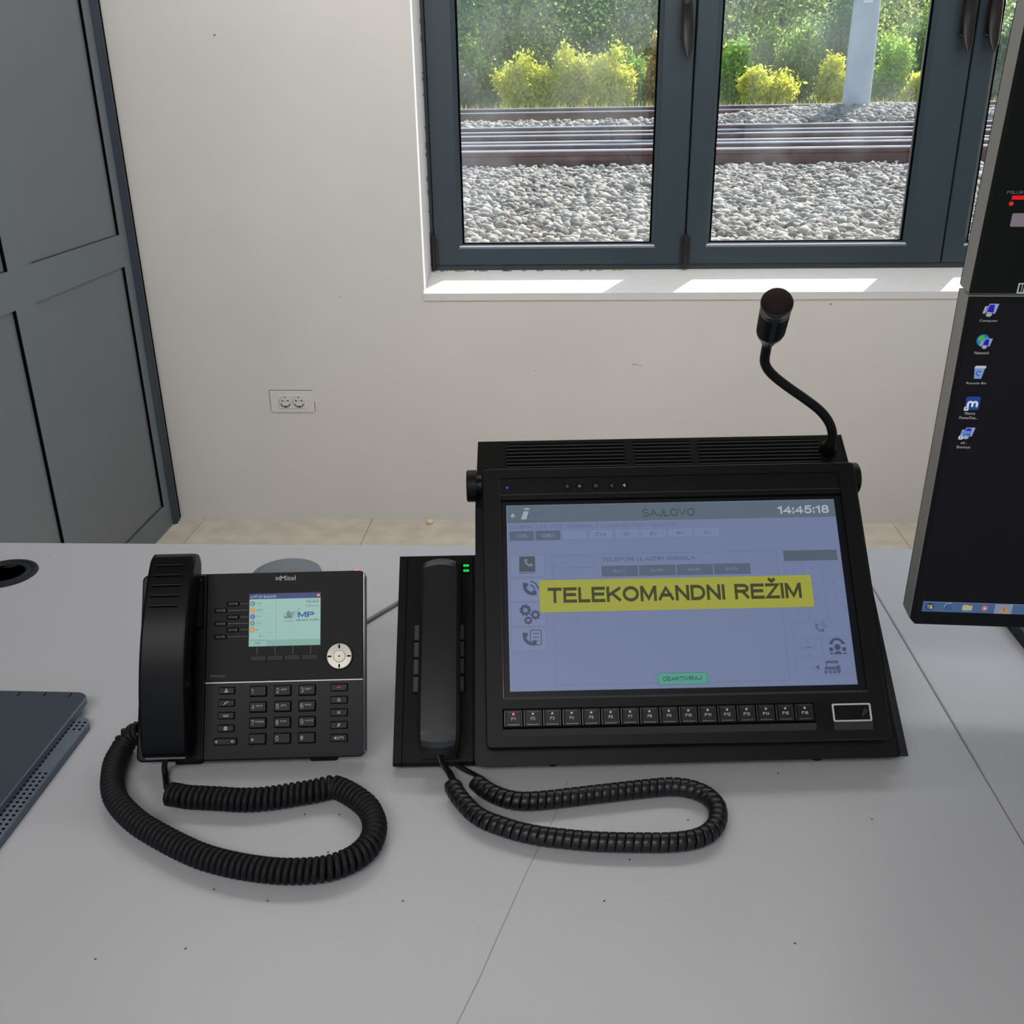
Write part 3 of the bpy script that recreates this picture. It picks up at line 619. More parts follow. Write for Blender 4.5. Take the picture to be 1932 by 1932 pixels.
desk(-1.28, .4195, 1.381, 1.3965, 'white desk holding the black desk phone and the intercom terminal', ((-1.2, .3), (-1.2, 1.3), (.36, .3), (.36, 1.3)), True)
desk(.4205, 2.1, 1.3965, 1.41, 'white desk at the right edge, under the two black monitors', ((.48, .3), (.48, 1.3), (2.0, .3), (2.0, 1.3)))
# grommets
c = onz(8, 1083)
g = thing('cable_grommet', (c[0], c[1], .75), 0, 'black round cable grommet at the left edge, in the back of the desk', 'cable grommet', 'cable grommets in the desk')
F = Matrix.Translation((c[0], c[1], .75)); b = MB(F)
GRM = mat('grommet_black', (.010, .013, .016, 1), .6, spec=.2)
b.lathe([(.047, 0), (.0465, .002), (.044, .0032), (.040, .0032), (.038, .0012)], GRM, 40); b.build('rim', g)
b = MB(F); b.lathe([(.0375, .0005), (.037, .0022), (.030, .0026), (.029, .0012), (.001, .0012)], GRM, 40)
for i in range(5): b.line(-.012+i*.003, .018, -.002+i*.003, .032, .0012, .0015, DKG)
b.build('cap', g)
c = onz(541, 1086)
g = thing('cable_grommet', (c[0], c[1], .75), 0, 'grey round cable grommet half hidden behind the desk phone', 'cable grommet', 'cable grommets in the desk')
F = Matrix.Translation((c[0], c[1], .75)); b = MB(F); GRG = mat('grommet_grey', S(96, 104, 112), .4)
b.lathe([(.050, 0), (.0495, .004), (.046, .006), (.043, .006)], GRG, 40); b.build('rim', g)
b = MB(F); b.lathe([(.0425, .004), (.042, .0068), (.038, .0076), (.001, .0082)], GRG, 40); b.build('cap', g)
# grey cable between phone and terminal
P = [onz(600, 1235), onz(690, 1177), onz(750, 1141), onz(812, 1102), onz(870, 1080)]
P = spline([(p[0], p[1], .7528) for p in P], .01); b = MB(); b.tube(P, .0028, mat('grey_cable_sheath', S(112, 114, 118), .55), 8)
solo(b, 'network_cable', tuple(P[0]), 'grey cable lying on the desk from the desk phone to the terminal', 'cable')
# crumb on the floor
c = onz(812, 984, 0); b = MB(); r = [(.004, 0), (.013, .003), (.012, .010), (.005, .014)]
b.lathe(r, mat('cream_stone', S(216, 200, 165), .7), 9, F=Matrix.Translation((c[0], c[1]-.015, 0)), smooth=False)
solo(b, 'stone_chip', (c[0], c[1]-.015, 0), 'small cream stone chip lying on the floor against the wall', 'stone')

# ================================================================== coiled cord helper
def coil(b, pts, Rr, pitch, m, wire=None, ribbon=None, seg=14, lead0=None, lead1=None, zr=None):
    """spring cord lying on the desk: helix of radius Rr about a centre line"""
    C = resample(spline(pts, .004), pitch/seg); n = len(C); H = []; ups = []
    for i, p in enumerate(C):
        t_ = (C[min(i+1, n-1)]-C[max(i-1, 0)]).normalized(); s = t_.cross(Vector((0, 0, 1))).normalized(); up = s.cross(t_)
        a = 2*math.pi*i/seg; d = s*math.cos(a)+up*math.sin(a); H.append(p+d*Rr); ups.append(d)
    A = [Vector(q) for q in (lead0 or [])]; Bq = [Vector(q) for q in (lead1 or [])]
    path = A+H+Bq
    if ribbon:
        ua = [Vector((0, .3, 1))]*len(A); ub = [Vector((0, .3, 1))]*len(Bq); b.tube(path, 1, m, 8, flat=ribbon, ups=ua+ups+ub)
    else: b.tube(path, wire, m, 7)

# ================================================================== DESK PHONE
FP = frame((-.4451, .8229, .765), 4.64, 57.47)
PH = thing('desk_phone', (-.345, .87, .75), R(4.64), 'black office desk phone with small colour screen, handset on its left', 'telephone')
b = MB(FP)
b.slab(0, .2351, 0, .1936, -.020, -.001, .006, BLK2, .002)
b.slab(.0665, .2345, .0008, .193, -.002, .0015, .004, BLK2, .0007)
b.box(.069, .0702, .001, .192, .0012, .0018, GAP)
# glossy right-hand edge catching the window
b.box(.2338, .2351, .004, .190, -.012, .0012, BEV)
b.build('body', PH)
b = MB(FP); b.slab(.0702, .2335, .0797, .1928, .0012, .0024, .003, mat('phone_upper_panel', (.0055, .0052, .0050, 1), .5, spec=.15, bump=.1, bscale=1200), .0005)
b.text('Mitel', .1470, .1628, .1843, .1893, .0026, PRT, .0)
for sx in (1, -1): # ribbon mark before the name
    b.line(.1441-sx*.0019, .1847, .1441-sx*.0019, .1882, .0005, .0026, PRT); b.line(.1441-sx*.0019, .1882, .1441+sx*.0002, .1866, .0005, .0026, PRT); b.line(.1441-sx*.0019, .1847, .1441+sx*.0002, .1863, .0005, .0026, PRT)
b.text('PCLink', .0782, .0905, .0850, .0870, .0026, PRD, .012); b.arc(.0768, .086, .001, .0003, 90, 270, .0026, PRD, 6); b.arc(.0768, .086, .0004, .0003, 90, 270, .0026, PRD, 6)
for i, (u, v) in enumerate([(.0922, .1607), (.0795, .1539), (.0922, .1468), (.0795, .1401), (.0922, .1334), (.0795, .1265)]):
    b.line(u+.0132 if u > .085 else u+.013, v, .1130, v, .0004, .0026, PRD)
for i in range(4): b.line(.1234+i*.01863, .1068, .1234+i*.01863, .1148, .0004, .0026, PRD)
b.build('upper_panel', PH)
b = MB(FP); b.box(.0702, .2335, .0785, .0796, .0012, .0028, SILV); tag(b.build('trim_strip', PH), 'thin silver trim line')
# screen
b = MB(FP); z = .0027
b.slab(.1140, .1900, .1150, .1713, .0022, .0026, .0008, BLK2)
b.rect(.1147, .1893, .1157, .1707, z, E(150, 190, 182)); b.rect(.1147, .1893, .1650, .1707, z+.0001, E(38, 58, 112))
b.rect(.1147, .1893, .1157, .1222, z+.0001, E(126, 172, 162)); b.rect(.1147, .1330, .1157, .1222, z+.0002, E(142, 184, 174)); b.line(.1147, .1222, .1330, .1222, .0004, z+.0003, E(60, 80, 84))
tx = E(52, 66, 74); b.text('L1: PT OV SAJLOVO', .1158, .1425, .1662, .1688, z+.0003, E(190, 205, 225), .01)
b.disc(.1872, .1679, .0017, z+.0003, E(214, 70, 70), 14); b.rect(.1862, .1882, .1675, .1683, z+.0004, E(235, 235, 235))
lc = [(E(88, 138, 140), 'CDS'), (E(206, 140, 50), 'CDEV'), (E(98, 84, 160), 'ČV1'), (E(88, 138, 140), 'ČV2'), (E(206, 140, 50), 'GV')]
for i, (m_, s_) in enumerate(lc):
    v = .1605-i*.00685; b.disc(.1182, v, .0027, z+.0002, m_, 18); b.arc(.1183, v, .0010, .0004, 50, 310, z+.0004, E(196, 214, 208), 8)
    b.text(s_, .1220, .1220+.0022*len(s_)*.78, v-.001, v+.0010, z+.0003, tx, .0)
    b.line(.1165, v-.0035, .1408, v-.0035, .0002, z+.0002, E(120, 156, 152))
b.line(.1428, .1225, .1428, .1648, .0003, z+.0002, E(112, 150, 146))
b.disc(.1267, .1262, .0007, z+.0002, tx, 8); b.arc(.1297, .1262, .0006, .0002, 0, 360, z+.0002, E(110, 140, 140), 8)
b.text('DND', .1210, .1268, .1178, .1202, z+.0004, tx); b.text('14:44', .1740, .1874, .1598, .1636, z+.0003, tx, .0); b.text('13.08.2024', .1732, .1875, .1560, .1578, z+.0003, tx, .0)
g1, g2 = E(96, 124, 124), E(120, 146, 144)
b.flat([(.1512, .1443), (.1604, .1443), (.1556, .1532)], z+.0002, g1); b.flat([(.1590, .1443), (.1618, .1510), (.1560, .1510), (.1596, .1450)], z+.0003, g2); b.flat([(.1594, .1443), (.1655, .1520), (.1606, .1508)], z+.00025, E(134, 166, 162))
b.disc(.1532, .1465, .0025, z+.0004, E(110, 134, 134), 14); b.disc(.1526, .1471, .0010, z+.0005, E(176, 200, 196), 10)
b.flat([(.1618, .1443), (.1640, .1443), (.1668, .1508), (.1648, .1512)], z+.0004, E(150, 176, 170)); b.arc(.1672, .1538, .0009, .0003, 0, 360, z+.0003, g1, 8)
b.text('MP', .1658, .1830, .1448, .1506, z+.0006, E(28, 84, 156), .035); b.text('MIHAILO PUPIN', .1640, .1876, .1410, .1430, z+.0004, E(44, 76, 96), .02); b.text('institute', .1506, .1612, .1405, .1424, z+.0004, g1, .0, slant=.2)
tag(b.build('phone_screen', PH), 'lit pale green colour screen with blue header')
# soft keys, line keys
for i in range(4):
    b = MB(FP); u = .1160+i*.0178; b.slab(u, u+.0172, .1003, .1058, .0018, .0030, .0008, BLK2, .0004); b.rect(u+.001, u+.0162, .1050, .1054, .0031, DKG); b.build('soft_key', PH)
for (u, v) in [(.0922, .1607), (.0795, .1539), (.0922, .1468), (.0795, .1401), (.0922, .1334), (.0795, .1265)]:
    b = MB(FP); b.slab(u-.0012, u+.0118, v-.0024, v+.0024, .0018, .0027, .0014, GAP); b.slab(u, u+.0108, v-.0018, v+.0018, .0018, .0036, .0012, BLK2, .0004)
    b.slab(u+.0082, u+.0106, v-.0016, v+.0016, .0034, .0039, .0009, DKG); b.build('line_key', PH)
# navigation pad
b = MB(FP); cx, cy = .2095, .1034; Fo = FP @ Matrix.Translation((cx, cy, 0))
b.lathe([(.0142, .0015), (.0142, .003), (.0136, .0030)], GAP, 40, F=Fo); b.lathe([(.0134, .0025), (.0134, .0042), (.0126, .0050), (.0068, .0046)], SILV, 44, F=Fo, smooth=False)
b.lathe([(.0068, .0045), (.0066, .0041)], GAP, 40, F=Fo, caps=False); b.lathe([(.0064, .0030), (.0064, .0046), (.0058, .0052), (.0001, .0052)], SILV, 40, F=Fo, smooth=False)
b.disc(0, 0, .0009, .0054, GAP, 12, F=Fo)
for a in range(4):
    Fr = Fo @ Matrix.Rotation(R(90*a), 4, 'Z'); b.slab(-.0008, .0008, .0080, .0122, .0040, .0053, .0007, GAP, F=Fr)
tag(b.build('navigation_pad', PH), 'round silver navigation pad')
# number keys
nk = {'1': '', '2': 'ABC', '3': 'DEF', '4': 'GHI', '5': 'JKL', '6': 'MNO', '7': 'PQRS', '8': 'TUV', '9': 'WXYZ', '*': '', '0': '', '#': ''}
KEY = mat('key_cap_black', (.0055, .006, .007, 1), .42, spec=.2)
for i, (k, s_) in enumerate(nk.items()):
    u = .1168+(i % 3)*.02535; v = (.0645, .0484, .0322, .0160)[i//3]
    b = MB(FP); b.slab(u-.0006, u+.0176, v-.0010, v+.0106, .0010, .0018, .0012, GAP); b.slab(u, u+.0170, v, v+.0101, .0010, .0042, .0012, KEY, .0007)
    uu = u+.0020; hh = .0048 if k not in '*' else .0034
    b.text(k, uu, uu+(.0030 if k not in '1*#' else (.0014 if k == '1' else .0032)), v+.0027, v+.0027+hh, .0044, PRT, -.005)
    if s_: b.text(s_, uu+.0046, uu+.0046+.0022*len(s_), v+.0052, v+.0070, .0044, PRT, .004)
    b.build('number_key', PH)
def fkey(u0, u1, v0, v1, draw, name='function_key', label=None):
    b = MB(FP); b.slab(u0-.0005, u1+.0005, v0-.0006, v1+.0005, .0010, .0017, .001, GAP); b.slab(u0, u1, v0, v1, .0010, .0038, .001, KEY, .0006)
    draw(b, (u0+u1)/2, (v0+v1)/2, .0040); o = b.build(name, PH)
    if label: tag(o, label)
RED = mat('red_print', S(190, 44, 40), .6)
def d_person(b, x, y, z): b.disc(x, y+.0011, .0009, z, PRT, 10); b.flat([(x-.002, y-.0016), (x+.002, y-.0016), (x+.0016, y-.0003), (x-.0016, y-.0003)], z, PRT)
def d_arrows(b, x, y, z):
    for s_ in (-1, 1): b.line(x-.0022+s_*.0006, y-.0014+s_*.0006, x+.0010+s_*.0006, y+.0008+s_*.0006, .0004, z, PRT); b.flat([(x+s_*.0014, y+s_*.0004+.0012), (x+s_*.0014+.0012, y+s_*.0004+.0006), (x+s_*.0014, y+s_*.0004-.0002)], z, PRT)
def d_vm(b, x, y, z):
    for s_ in (-1, 1): b.arc(x+s_*.0016, y, .0009, .0004, 0, 360, z, PRT, 12)
    b.line(x-.0016, y-.0009, x+.0016, y-.0009, .0004, z, PRT)
def gear(b, x, y, r, z, m, hole=None, teeth=8):
    P = []
    for i in range(teeth*4):
        a = 2*math.pi*(i-.5)/(teeth*4); rr = r if i % 4 in (0, 1) else r*.78; P.append((x+rr*math.cos(a), y+rr*math.sin(a)))
    b.flat(P, z, m)
    if hole: b.disc(x, y, r*.38, z+.00008, hole, 14)
def d_gear(b, x, y, z): gear(b, x, y, .0021, z, PRT, KEY)
def spk(b, x, y, z, m, s=1): b.flat([(x-.0012*s, y-.0006*s), (x-.0004*s, y-.0006*s), (x+.0006*s, y-.0015*s), (x+.0006*s, y+.0015*s), (x-.0004*s, y+.0006*s), (x-.0012*s, y+.0006*s)], z, m)
def d_vol(b, x, y, z):
    spk(b, x-.0086, y, z, PRT); b.line(x-.0072, y, x-.0064, y, .0003, z, PRD); spk(b, x+.0076, y, z, PRT)
    for r in (.0012, .0020): b.arc(x+.0082, y, r, .0003, -50, 50, z, PRD, 6)
def d_end(b, x, y, z): b.arc(x, y-.0022, .0026, .0009, 40, 140, z, RED, 10); b.rect(x-.0027, x-.0015, y-.0010, y-.0002, z, RED); b.rect(x+.0015, x+.0027, y-.0010, y-.0002, z, RED)
def d_redial(b, x, y, z): b.arc(x, y-.0003, .0013, .0005, -200, 60, z, PRT, 12); b.flat([(x-.0006, y+.0022), (x-.0006, y+.0002), (x+.0008, y+.0012)], z, PRT)
def d_hold(b, x, y, z): b.rect(x-.0012, x-.0005, y-.0014, y+.0014, z, PRT); b.rect(x+.0005, x+.0012, y-.0014, y+.0014, z, PRT)
def d_mute(b, x, y, z): b.slab(x-.0006, x+.0006, y-.0006, y+.0018, z-.0001, z, .0005, PRT); b.arc(x, y, .0012, .0003, 180, 360, z, PRT, 8); b.line(x-.0015, y-.0016, x+.0017, y+.0016, .0004, z+.0001, PRT)
def d_spk(b, x, y, z): spk(b, x-.0032, y, z, PRT, 1.1); b.arc(x-.0026, y, .0016, .0003, -50, 50, z, PRT, 6); b.line(x-.0006, y-.0018, x+.0010, y+.0018, .0004, z, PRT); b.arc(x+.0034, y-.0002, .0014, .0005, -40, 220, z, PRT, 10)
for v, fn in ((.0674, d_person), (.0549, d_arrows), (.0420, d_vm), (.0291, d_gear)): fkey(.0843, .1009, v, v+.0067, fn)
fkey(.0804, .1038, .0158, .0224, d_vol, 'volume_rocker')
fkey(.2006, .2177, .0677, .0748, d_end)
for v, fn in ((.0550, d_redial), (.0422, d_hold), (.0293, d_mute), (.0164, d_spk)): fkey(.2004, .2177, v, v+.0070, fn)
b = MB(FP); b.box(.2249, .2298, .1925, .1946, -.010, -.0015, mat('red_lamp_lens', S(190, 20, 40), .25, emit=S(200, 10, 40), es=1.0)); tag(b.build('message_lamp', PH), 'red message lamp')
# handset cradle and foot stand
b = MB(FP); b.slab(.010, .060, .150, .190, -.001, .010, .006, BLK2, .002)
b.slab(.058, .0668, .135, .188, -.001, .012, .003, BLK2, .003); b.build('handset_cradle', PH)
b = MB(FP); b.slab(.010, .060, .010, .040, -.001, .008, .006, BLK2, .002); b.build('cradle_rest', PH)
b = MB(MROOT['desk_phone'])
b.rings([[(x, -.022, .004), (x, -.012, .030), (x, .066, .140), (x, .086, .140), (x, .088, .006), (x, .080, 0), (x, -.018, 0)] for x in (-.070, .092)], BLK2)
b.build('foot_stand', PH)
for x in (-.055, .086):
    b = MB(MROOT['desk_phone']); b.slab(x-.015, x+.015, -.024, -.008, 0, .008, .004, BLK3); b.build('foot_pad', PH)
# handset: arched bar lofted up the slope
b = MB(FP); secs = []
prof = [(.0065, .010, .026), (.009, .006, .030), (.030, .004, .0375), (.060, .018, .0455), (.090, .026, .0500), (.115, .028, .0510), (.140, .024, .0495), (.165, .012, .0450), (.190, .006, .0385), (.207, .008, .0315), (.212, .012, .027)]
P = [tuple(p) for p in resample(spline(prof, .0015), .0028)]
for v, w0, w1 in P:
    s_ = min(1, max(0, (v-.0065)/.02)); e = min(1, max(0, (.212-v)/.008)); wd = .0232-.0012*(1-s_)-.0015*(1-e); cu = .0382+.004*(v/.21)
    ring = MB.rr(cu-wd, cu+wd, w0, w1, .0032, 3); secs.append([(x, v, y) for x, y in ring])
b.rings(secs, BLK2, False)
for i in range(5):
    v = .1985-i*.0106; w1 = float(np.interp(v, [p[0] for p in prof], [p[2] for p in prof])); cu = .0382+.004*(v/.21)-.002
    b.slab(cu-.0145, cu+.0145, v-.0009, v+.0009, w1-.002, w1+.0006, .0008, GAP); b.box(cu-.0140, cu+.0140, v+.0010, v+.0014, w1-.002, w1+.0009, DKG)
b.box(.018, .058, .0045, .0068, .012, .024, mat('grey_speaker_slot', S(62, 62, 64), .4))
b.build('handset', PH)
# coiled cord
q = lambda x, y: (180+x*560/1932, 1370+y*560/1932)
L1 = [(262, 118), (215, 118), (168, 160), (130, 230), (113, 310), (113, 400), (140, 485), (205, 565), (300, 645), (430, 722), (560, 790), (700, 850), (860, 895), (1020, 925), (1180, 943), (1330, 945), (1480, 932), (1600, 898), (1700, 848), (1780, 775), (1815, 690), (1812, 610), (1772, 530), (1700, 468), (1620, 420), (1550, 397), (1480, 410), (1400, 428), (1300, 443), (1180, 463), (1050, 478), (920, 480), (800, 472), (680, 466), (590, 460), (530, 448), (470, 440)]
CR = .0100
pts = [onz(*q(*p), .75+CR+.003) for p in L1]
pts[0] = pts[0]+np.array([.004, .006, .012]); pts[1] = pts[1]+np.array([0, .003, .006])
hb = FP @ Vector((.0360, .006, .016)); e_ = onz(*q(462, 400), .7555); e2 = onz(*q(455, 330), .753); e3 = onz(*q(448, 262), .760)
b = MB(); coil(b, pts, CR-.0008, .00605, BLK3, wire=.0030, seg=12, lead0=[tuple(FP @ Vector((.010, .012, .004)))], lead1=[(e_[0]+.002, e_[1], .757), tuple(e_), tuple(e2), tuple(e3), tuple(hb)])
b.build('coiled_cord', PH)

# ================================================================== INTERCOM TERMINAL
FB = frame((-.0827, .8264, .79), 4.16, 48.51)      # display bezel
FS_ = frame((-.1807, .8362, .762), 4.03, 39.66)    # sloping base
TM = thing('intercom_terminal', (.08, .90, .75), R(4.1), 'large black railway intercom terminal with tilted touch screen and yellow banner', 'intercom terminal')
FV = frame((-.1807, .8362, 0), 4.03, 0)
# base: side profile swept along its width
def sweep(b, prof, x0, x1, m, F): return b.rings([[(x, y, z) for y, z in prof] for x in (x0, x1)], m, F=F)
ct, st = math.cos(R(39.66)), math.sin(R(39.66))
bp = [(0, .7575), (0, .762), (.2334*ct, .762+.2334*st), (.2334*ct+.012, .762+.2334*st-.006), (.2334*ct+.012, .7575)]
b = MB(); sweep(b, bp, .0835, .5224, BLK, FV)
b.rings([[(.5224, y, z) for y, z in bp], [(.5312, y, z) for y, z in [(0.0, .7575), (0, .7585), (.2334*ct, .7585+.2334*st-.010), (.2334*ct+.012, .762+.2334*st-.018), (.2334*ct+.012, .7575)]]], BEV, F=FV)
b.build('sloping_base', TM)
b = MB(); sweep(b, bp, 0, .0087, BLK, FV); sweep(b, [(y+.0004, z-.0006) for y, z in bp], .0087, .0096, GAP, FV); sweep(b, bp, .0096, .0825, BLK, FV); sweep(b, [(y+.0004, z-.0006) for y, z in bp], .0825, .0835, GAP, FV)
b.build('handset_module', TM)
for x, y in ((.04, .02), (.165, .012), (.44, .012), (.04, .17), (.48, .17)):
    b = MB(FV); b.cyl(x, y, .007, .75, .7578, BLK3, 14); b.build('foot', TM)
# side keys beside handset
for i in range(4):
    v = .0734+i*.0193
    for u0, u1 in ((.0560, .0737), (.0188, .0350)):
        b = MB(FS_); b.slab(u0-.0006, u1+.0008, v-.0008, v+.0180, .0002, .0006, .001, GAP); b.slab(u0, u1, v, v+.0174, 0, .0050, .0012, mat('worn_grey_key', (.035, .034, .033, 1), .38), .0012); b.build('side_key', TM)
for v in (.2127, .2190):
    b = MB(FS_); b.box(.0719, .0785, v, v+.0029, 0, .0008, mat('green_led', S(0, 150, 60), .4, emit=S(10, 172, 66), es=1.0)); tag(b.build('status_light', TM), 'lit green indicator')
b = MB(FS_); b.box(.0700, .0800, .2105, .2235, 0, .0003, GAP); b.build('indicator_window', TM)
# handset
b = MB(FS_); secs = []; N = 40
for i in range(N+1):
    t_ = i/N; v = .0025+.2177*t_; s_ = math.sqrt(max(0, 1-(abs(2*t_-1))**26)); 
    wd = .0216*max(s_, .90); w1 = .028+.006*math.sin(math.pi*t_)*1.0; w0 = .001 if (t_ < .2 or t_ > .8) else .008
    if i in (0, N): w1 -= .007; w0 += .004
    elif i in (1, N-1): w1 -= .002
    cu = .0484; ring = []
    for k in range(13):                                              # gently crowned top, straight sides
        a = -1+2*k/12; ring.append((cu+wd*a, v-(.0045*(a*a) if t_ > .9 else (-.0035*a*a if t_ < .1 else 0)), w1-.0014*a*a-(.0022 if abs(a) == 1 else 0)))
    ring += [(cu+wd*.98, v, w0), (cu-wd*.98, v, w0)]
    secs.append(ring)
b.rings(secs, mat('handset_satin_black', (.008, .008, .0085, 1), .38, spec=.3), False); b.build('handset', TM)
# housing behind the display with the vents
FH = frame((-.0827, .8264, 0), 4.16, 0)
hp = [(.006, .764), (.193, .970), (.2645, 1.023), (.272, 1.020), (.284, .995), (.284, .7575), (.20, .7575)]
def uu(z): return .0118 if z < .93 else .0118-(z-.93)/.093*.0058
b = MB(FH); b.rings([[(-uu(z), y, z) for y, z in hp], [(.4078+uu(z), y, z) for y, z in hp]], BLK); b.build('housing', TM)
FT = frame(tuple(FH @ Vector((-.006, .2345, 1.0006))), 4.16, 36.4)
v2 = lambda x, y: (720+x*520/1932, 800+y*520/1932); v3 = lambda x, y: (1200+x*540/1932, 800+y*540/1932)
g_ = [(on(FT, *v2(870, 152))[0], on(FT, *v2(1695, 130))[0]), (on(FT, *v2(1760, 125))[0], on(FT, *v3(355, 110))[0]), (on(FT, *v3(410, 108))[0], on(FT, *v3(1220, 92))[0])]
vt, vb = on(FT, *v2(1200, 142))[1], on(FT, *v2(1200, 290))[1]
SLT = mat('vent_rib_edge', (.03, .029, .028, 1), .4)
for a, c in g_:
    b = MB(FT); step = (vt-vb)/6
    for k in range(9):
        v = vt-k*step
        b.box(a, c, v-step*.30, v+step*.22, 0, .0004, GAP); b.box(a, c, v-step*.52, v-step*.32, 0, .0012, SLT)
    b.build('vent_grille', TM)
b = MB(FT); a = on(FT, *v3(1375, 90))[0]; b.box(a, a+.0006, -.04, .033, 0, .0003, GAP); b.build('housing_seam', TM)
# side knobs
kc = ony(893, 917, 1.035); 
kl = FH.inverted() @ Vector(kc)
for sx, u0, u1 in ((-1, -.0055, 0), (1, .4045, 0)):
    Fk = FH @ Matrix(((0, 0, sx, u0), (0, 1, 0, kl.y), (1, 0, 0, kl.z), (0, 0, 0, 1)))
    b = MB(Fk); b.cyl(0, 0, .012, -.004, .003, BLK2, 24); b.cyl(0, 0, .0178, .002, .013, BLK, 32, .0012)
    b.disc(.0179, 0, .0012, .0075, GAP, 8, F=Fk @ Matrix.Rotation(R(90), 4, 'Y') @ Matrix.Translation((-.0255, 0, .0)))
    b.build('tilt_knob', TM)
# display bezel : frame with recess
b = MB(FB); W_, H_ = .4078, .2993; x0, x1, y0_, y1_ = .0178, .3893, .0480, .2880
o_ = MB.rr(0, W_, 0, H_, .005, 4); o2 = MB.rr(.0012, W_-.0012, .0012, H_-.0012, .0042, 4); i1 = MB.rr(x0, x1, y0_, y1_, .0008, 4)
b.rings([[(x, y, -.018) for x, y in o_], [(x, y, -.0012) for x, y in o_], [(x, y, 0) for x, y in o2], [(x, y, 0) for x, y in i1], [(x, y, -.0045) for x, y in i1]], BLK, caps=False)
b.rings([[(x, y, -.0012) for x, y in MB.rr(.0003, W_-.0003, .0003, H_-.0003, .005, 4)], [(x, y, .0002) for x, y in o2]], SLT, caps=False)
b.flat(o_[::-1], -.018, BLK)
b.build('display_bezel', TM)
b = MB(FB)
b.box(x0, x1, y0_, .2628, -.012, -.0045, mat('display_glass_border', (.004, .005, .008, 1), .4, spec=.15))
b.box(x0, x1, .2628, y1_, -.012, -.0022, BLK)                      # control strip above the glass
b.box(x0, x1, .2690, .2696, -.0023, -.0017, SLT); b.box(x0, x1, .2622, .2632, -.0046, -.0010, GAP)
b.box(x0-.0002, x0+.0009, y0_, .2860, -.0045, -.0004, BEV); b.box(x0, x1, y0_-.0002, y0_+.0022, -.0045, .0004, mat('bezel_lip_grey', (.022, .022, .020, 1), .5, spec=.2))
b.build('display_surround', TM)
b = MB(FB); b.disc(.0264, .2777, .0013, -.0019, mat('blue_led', S(10, 20, 160), .3, emit=S(30, 60, 240), es=1.2), 14); b.disc(.0264, .2777, .0005, -.0017, mat('blue_led_core', S(10, 10, 60), .3), 8); tag(b.build('power_light', TM), 'lit blue power light')
for i, u in enumerate((.0920, .1054, .1232, .1408, .1544)):
    b = MB(FB); b.cyl(u, .2777, .0044, -.0024, -.0014, BLK2, 24, .0004); z = -.0012
    if i == 0: b.arc(u, .2777, .0010, .0004, 0, 360, z, PRD, 12); [b.line(u+.0014*math.cos(k*.785), .2777+.0014*math.sin(k*.785), u+.0019*math.cos(k*.785), .2777+.0019*math.sin(k*.785), .0003, z, PRD) for k in range(8)]
    elif i == 1: gear(b, u, .2777, .0017, z, PRD)
    elif i == 2: b.outline(u-.0018, u+.0018, .2762, .2792, .0003, z, PRD); b.rect(u-.0003, u+.0003, .2768, .2786, z, PRD)
    elif i == 3: spk(b, u, .2777, z, PRD, 1.3); spk(b, u, .2777, z+.0001, BLK2, .8)
    else: spk(b, u, .2777, z, PRT, 1.3)
    b.build('menu_button', TM)
# function key row
b = MB(FB)
b.box(.0168, .3340, .0178, .0387, -.001, .0004, GAP); b.rings([[(x, .0112, .0002), (x, .0180, .0002), (x, .0180, .0030)] for x in (.0168, .3325)], DKG); b.box(.3325, .3505, .0116, .0385, -.001, .0006, BLK2)
b.rings([[(x, .0106, .0002), (x, .0186, .0002), (x, .0186, .0028)] for x in (.3505, .3898)], DKG)
b.build('key_tray', TM)
LEDG = mat('unlit_led', S(170, 168, 166), .4); LEDR = mat('red_led', S(220, 30, 10), .3, emit=S(255, 40, 10), es=2.0)
KR = mat('key_rim_grey', (.045, .045, .047, 1), .35)
for i in range(16):
    u = .0186+i*.01958; v = .0200; b = MB(FB)
    b.slab(u, u+.0182, v, v+.0172, .0002, .0034, .0009, BLK2, .0004); b.slab(u+.0001, u+.0007, v+.001, v+.0165, .003, .0037, .0002, KR)
    b.slab(u+.0014, u+.0170, v+.0008, v+.0164, .003, .0052, .0008, KEY, .0006)
    b.box(u+.0030, u+.0154, v+.0014, v+.0026, .005, .0058, KR); b.box(u+.0030, u+.0154, v+.0148, v+.0152, .005, .0054, KR)
    b.slab(u+.0172, u+.0177, v+.001, v+.0165, .003, .0037, .0002, KR)
    s_ = 'F%d' % (i+1); b.text(s_, u+.0092-(.0021 if i < 9 else .0031), u+.0092+(.0021 if i < 9 else .0031), v+.0066, v+.0096, .0054, PRT, .012)
    ko = b.build('function_key', TM)
    c = MB(FB); c.cyl(u+.0092, v+.0128, .00115, .0048, .0056, LEDR if i == 0 else LEDG, 12); lo = c.build('indicator_led', ko)
    if i == 0: tag(lo, 'glowing red indicator')
b = MB(FB)  # card reader window
a_ = MB.rr(.3505, .3897, .0187, .0368, .0016, 4); i_ = MB.rr(.3522, .3880, .0203, .0352, .0006, 4)
b.rings([[(x, y, .0005) for x, y in a_], [(x, y, .0018) for x, y in a_], [(x, y, .0018) for x, y in i_], [(x, y, .0003) for x, y in i_]], mat('pale_grey_frame', S(178, 174, 176), .4), caps=False)
b.flat(i_, .0008, BLK2); z = .0011
b.arc(.3842, .0295, .0016, .0003, -30, 150, z, PRD, 8); b.line(.3856, .0288, .3822, .0258, .0003, z, PRD); b.line(.3829, .0304, .3810, .0262, .0003, z, PRD); b.line(.3822, .0258, .3810, .0262, .0003, z, PRD); b.line(.3810, .0262, .3807, .0236, .0003, z, PRD); b.arc(.3836, .0285, .0006, .0002, 0, 360, z, PRD, 8)
tag(b.build('card_reader', TM), 'card reader window with pale grey frame')
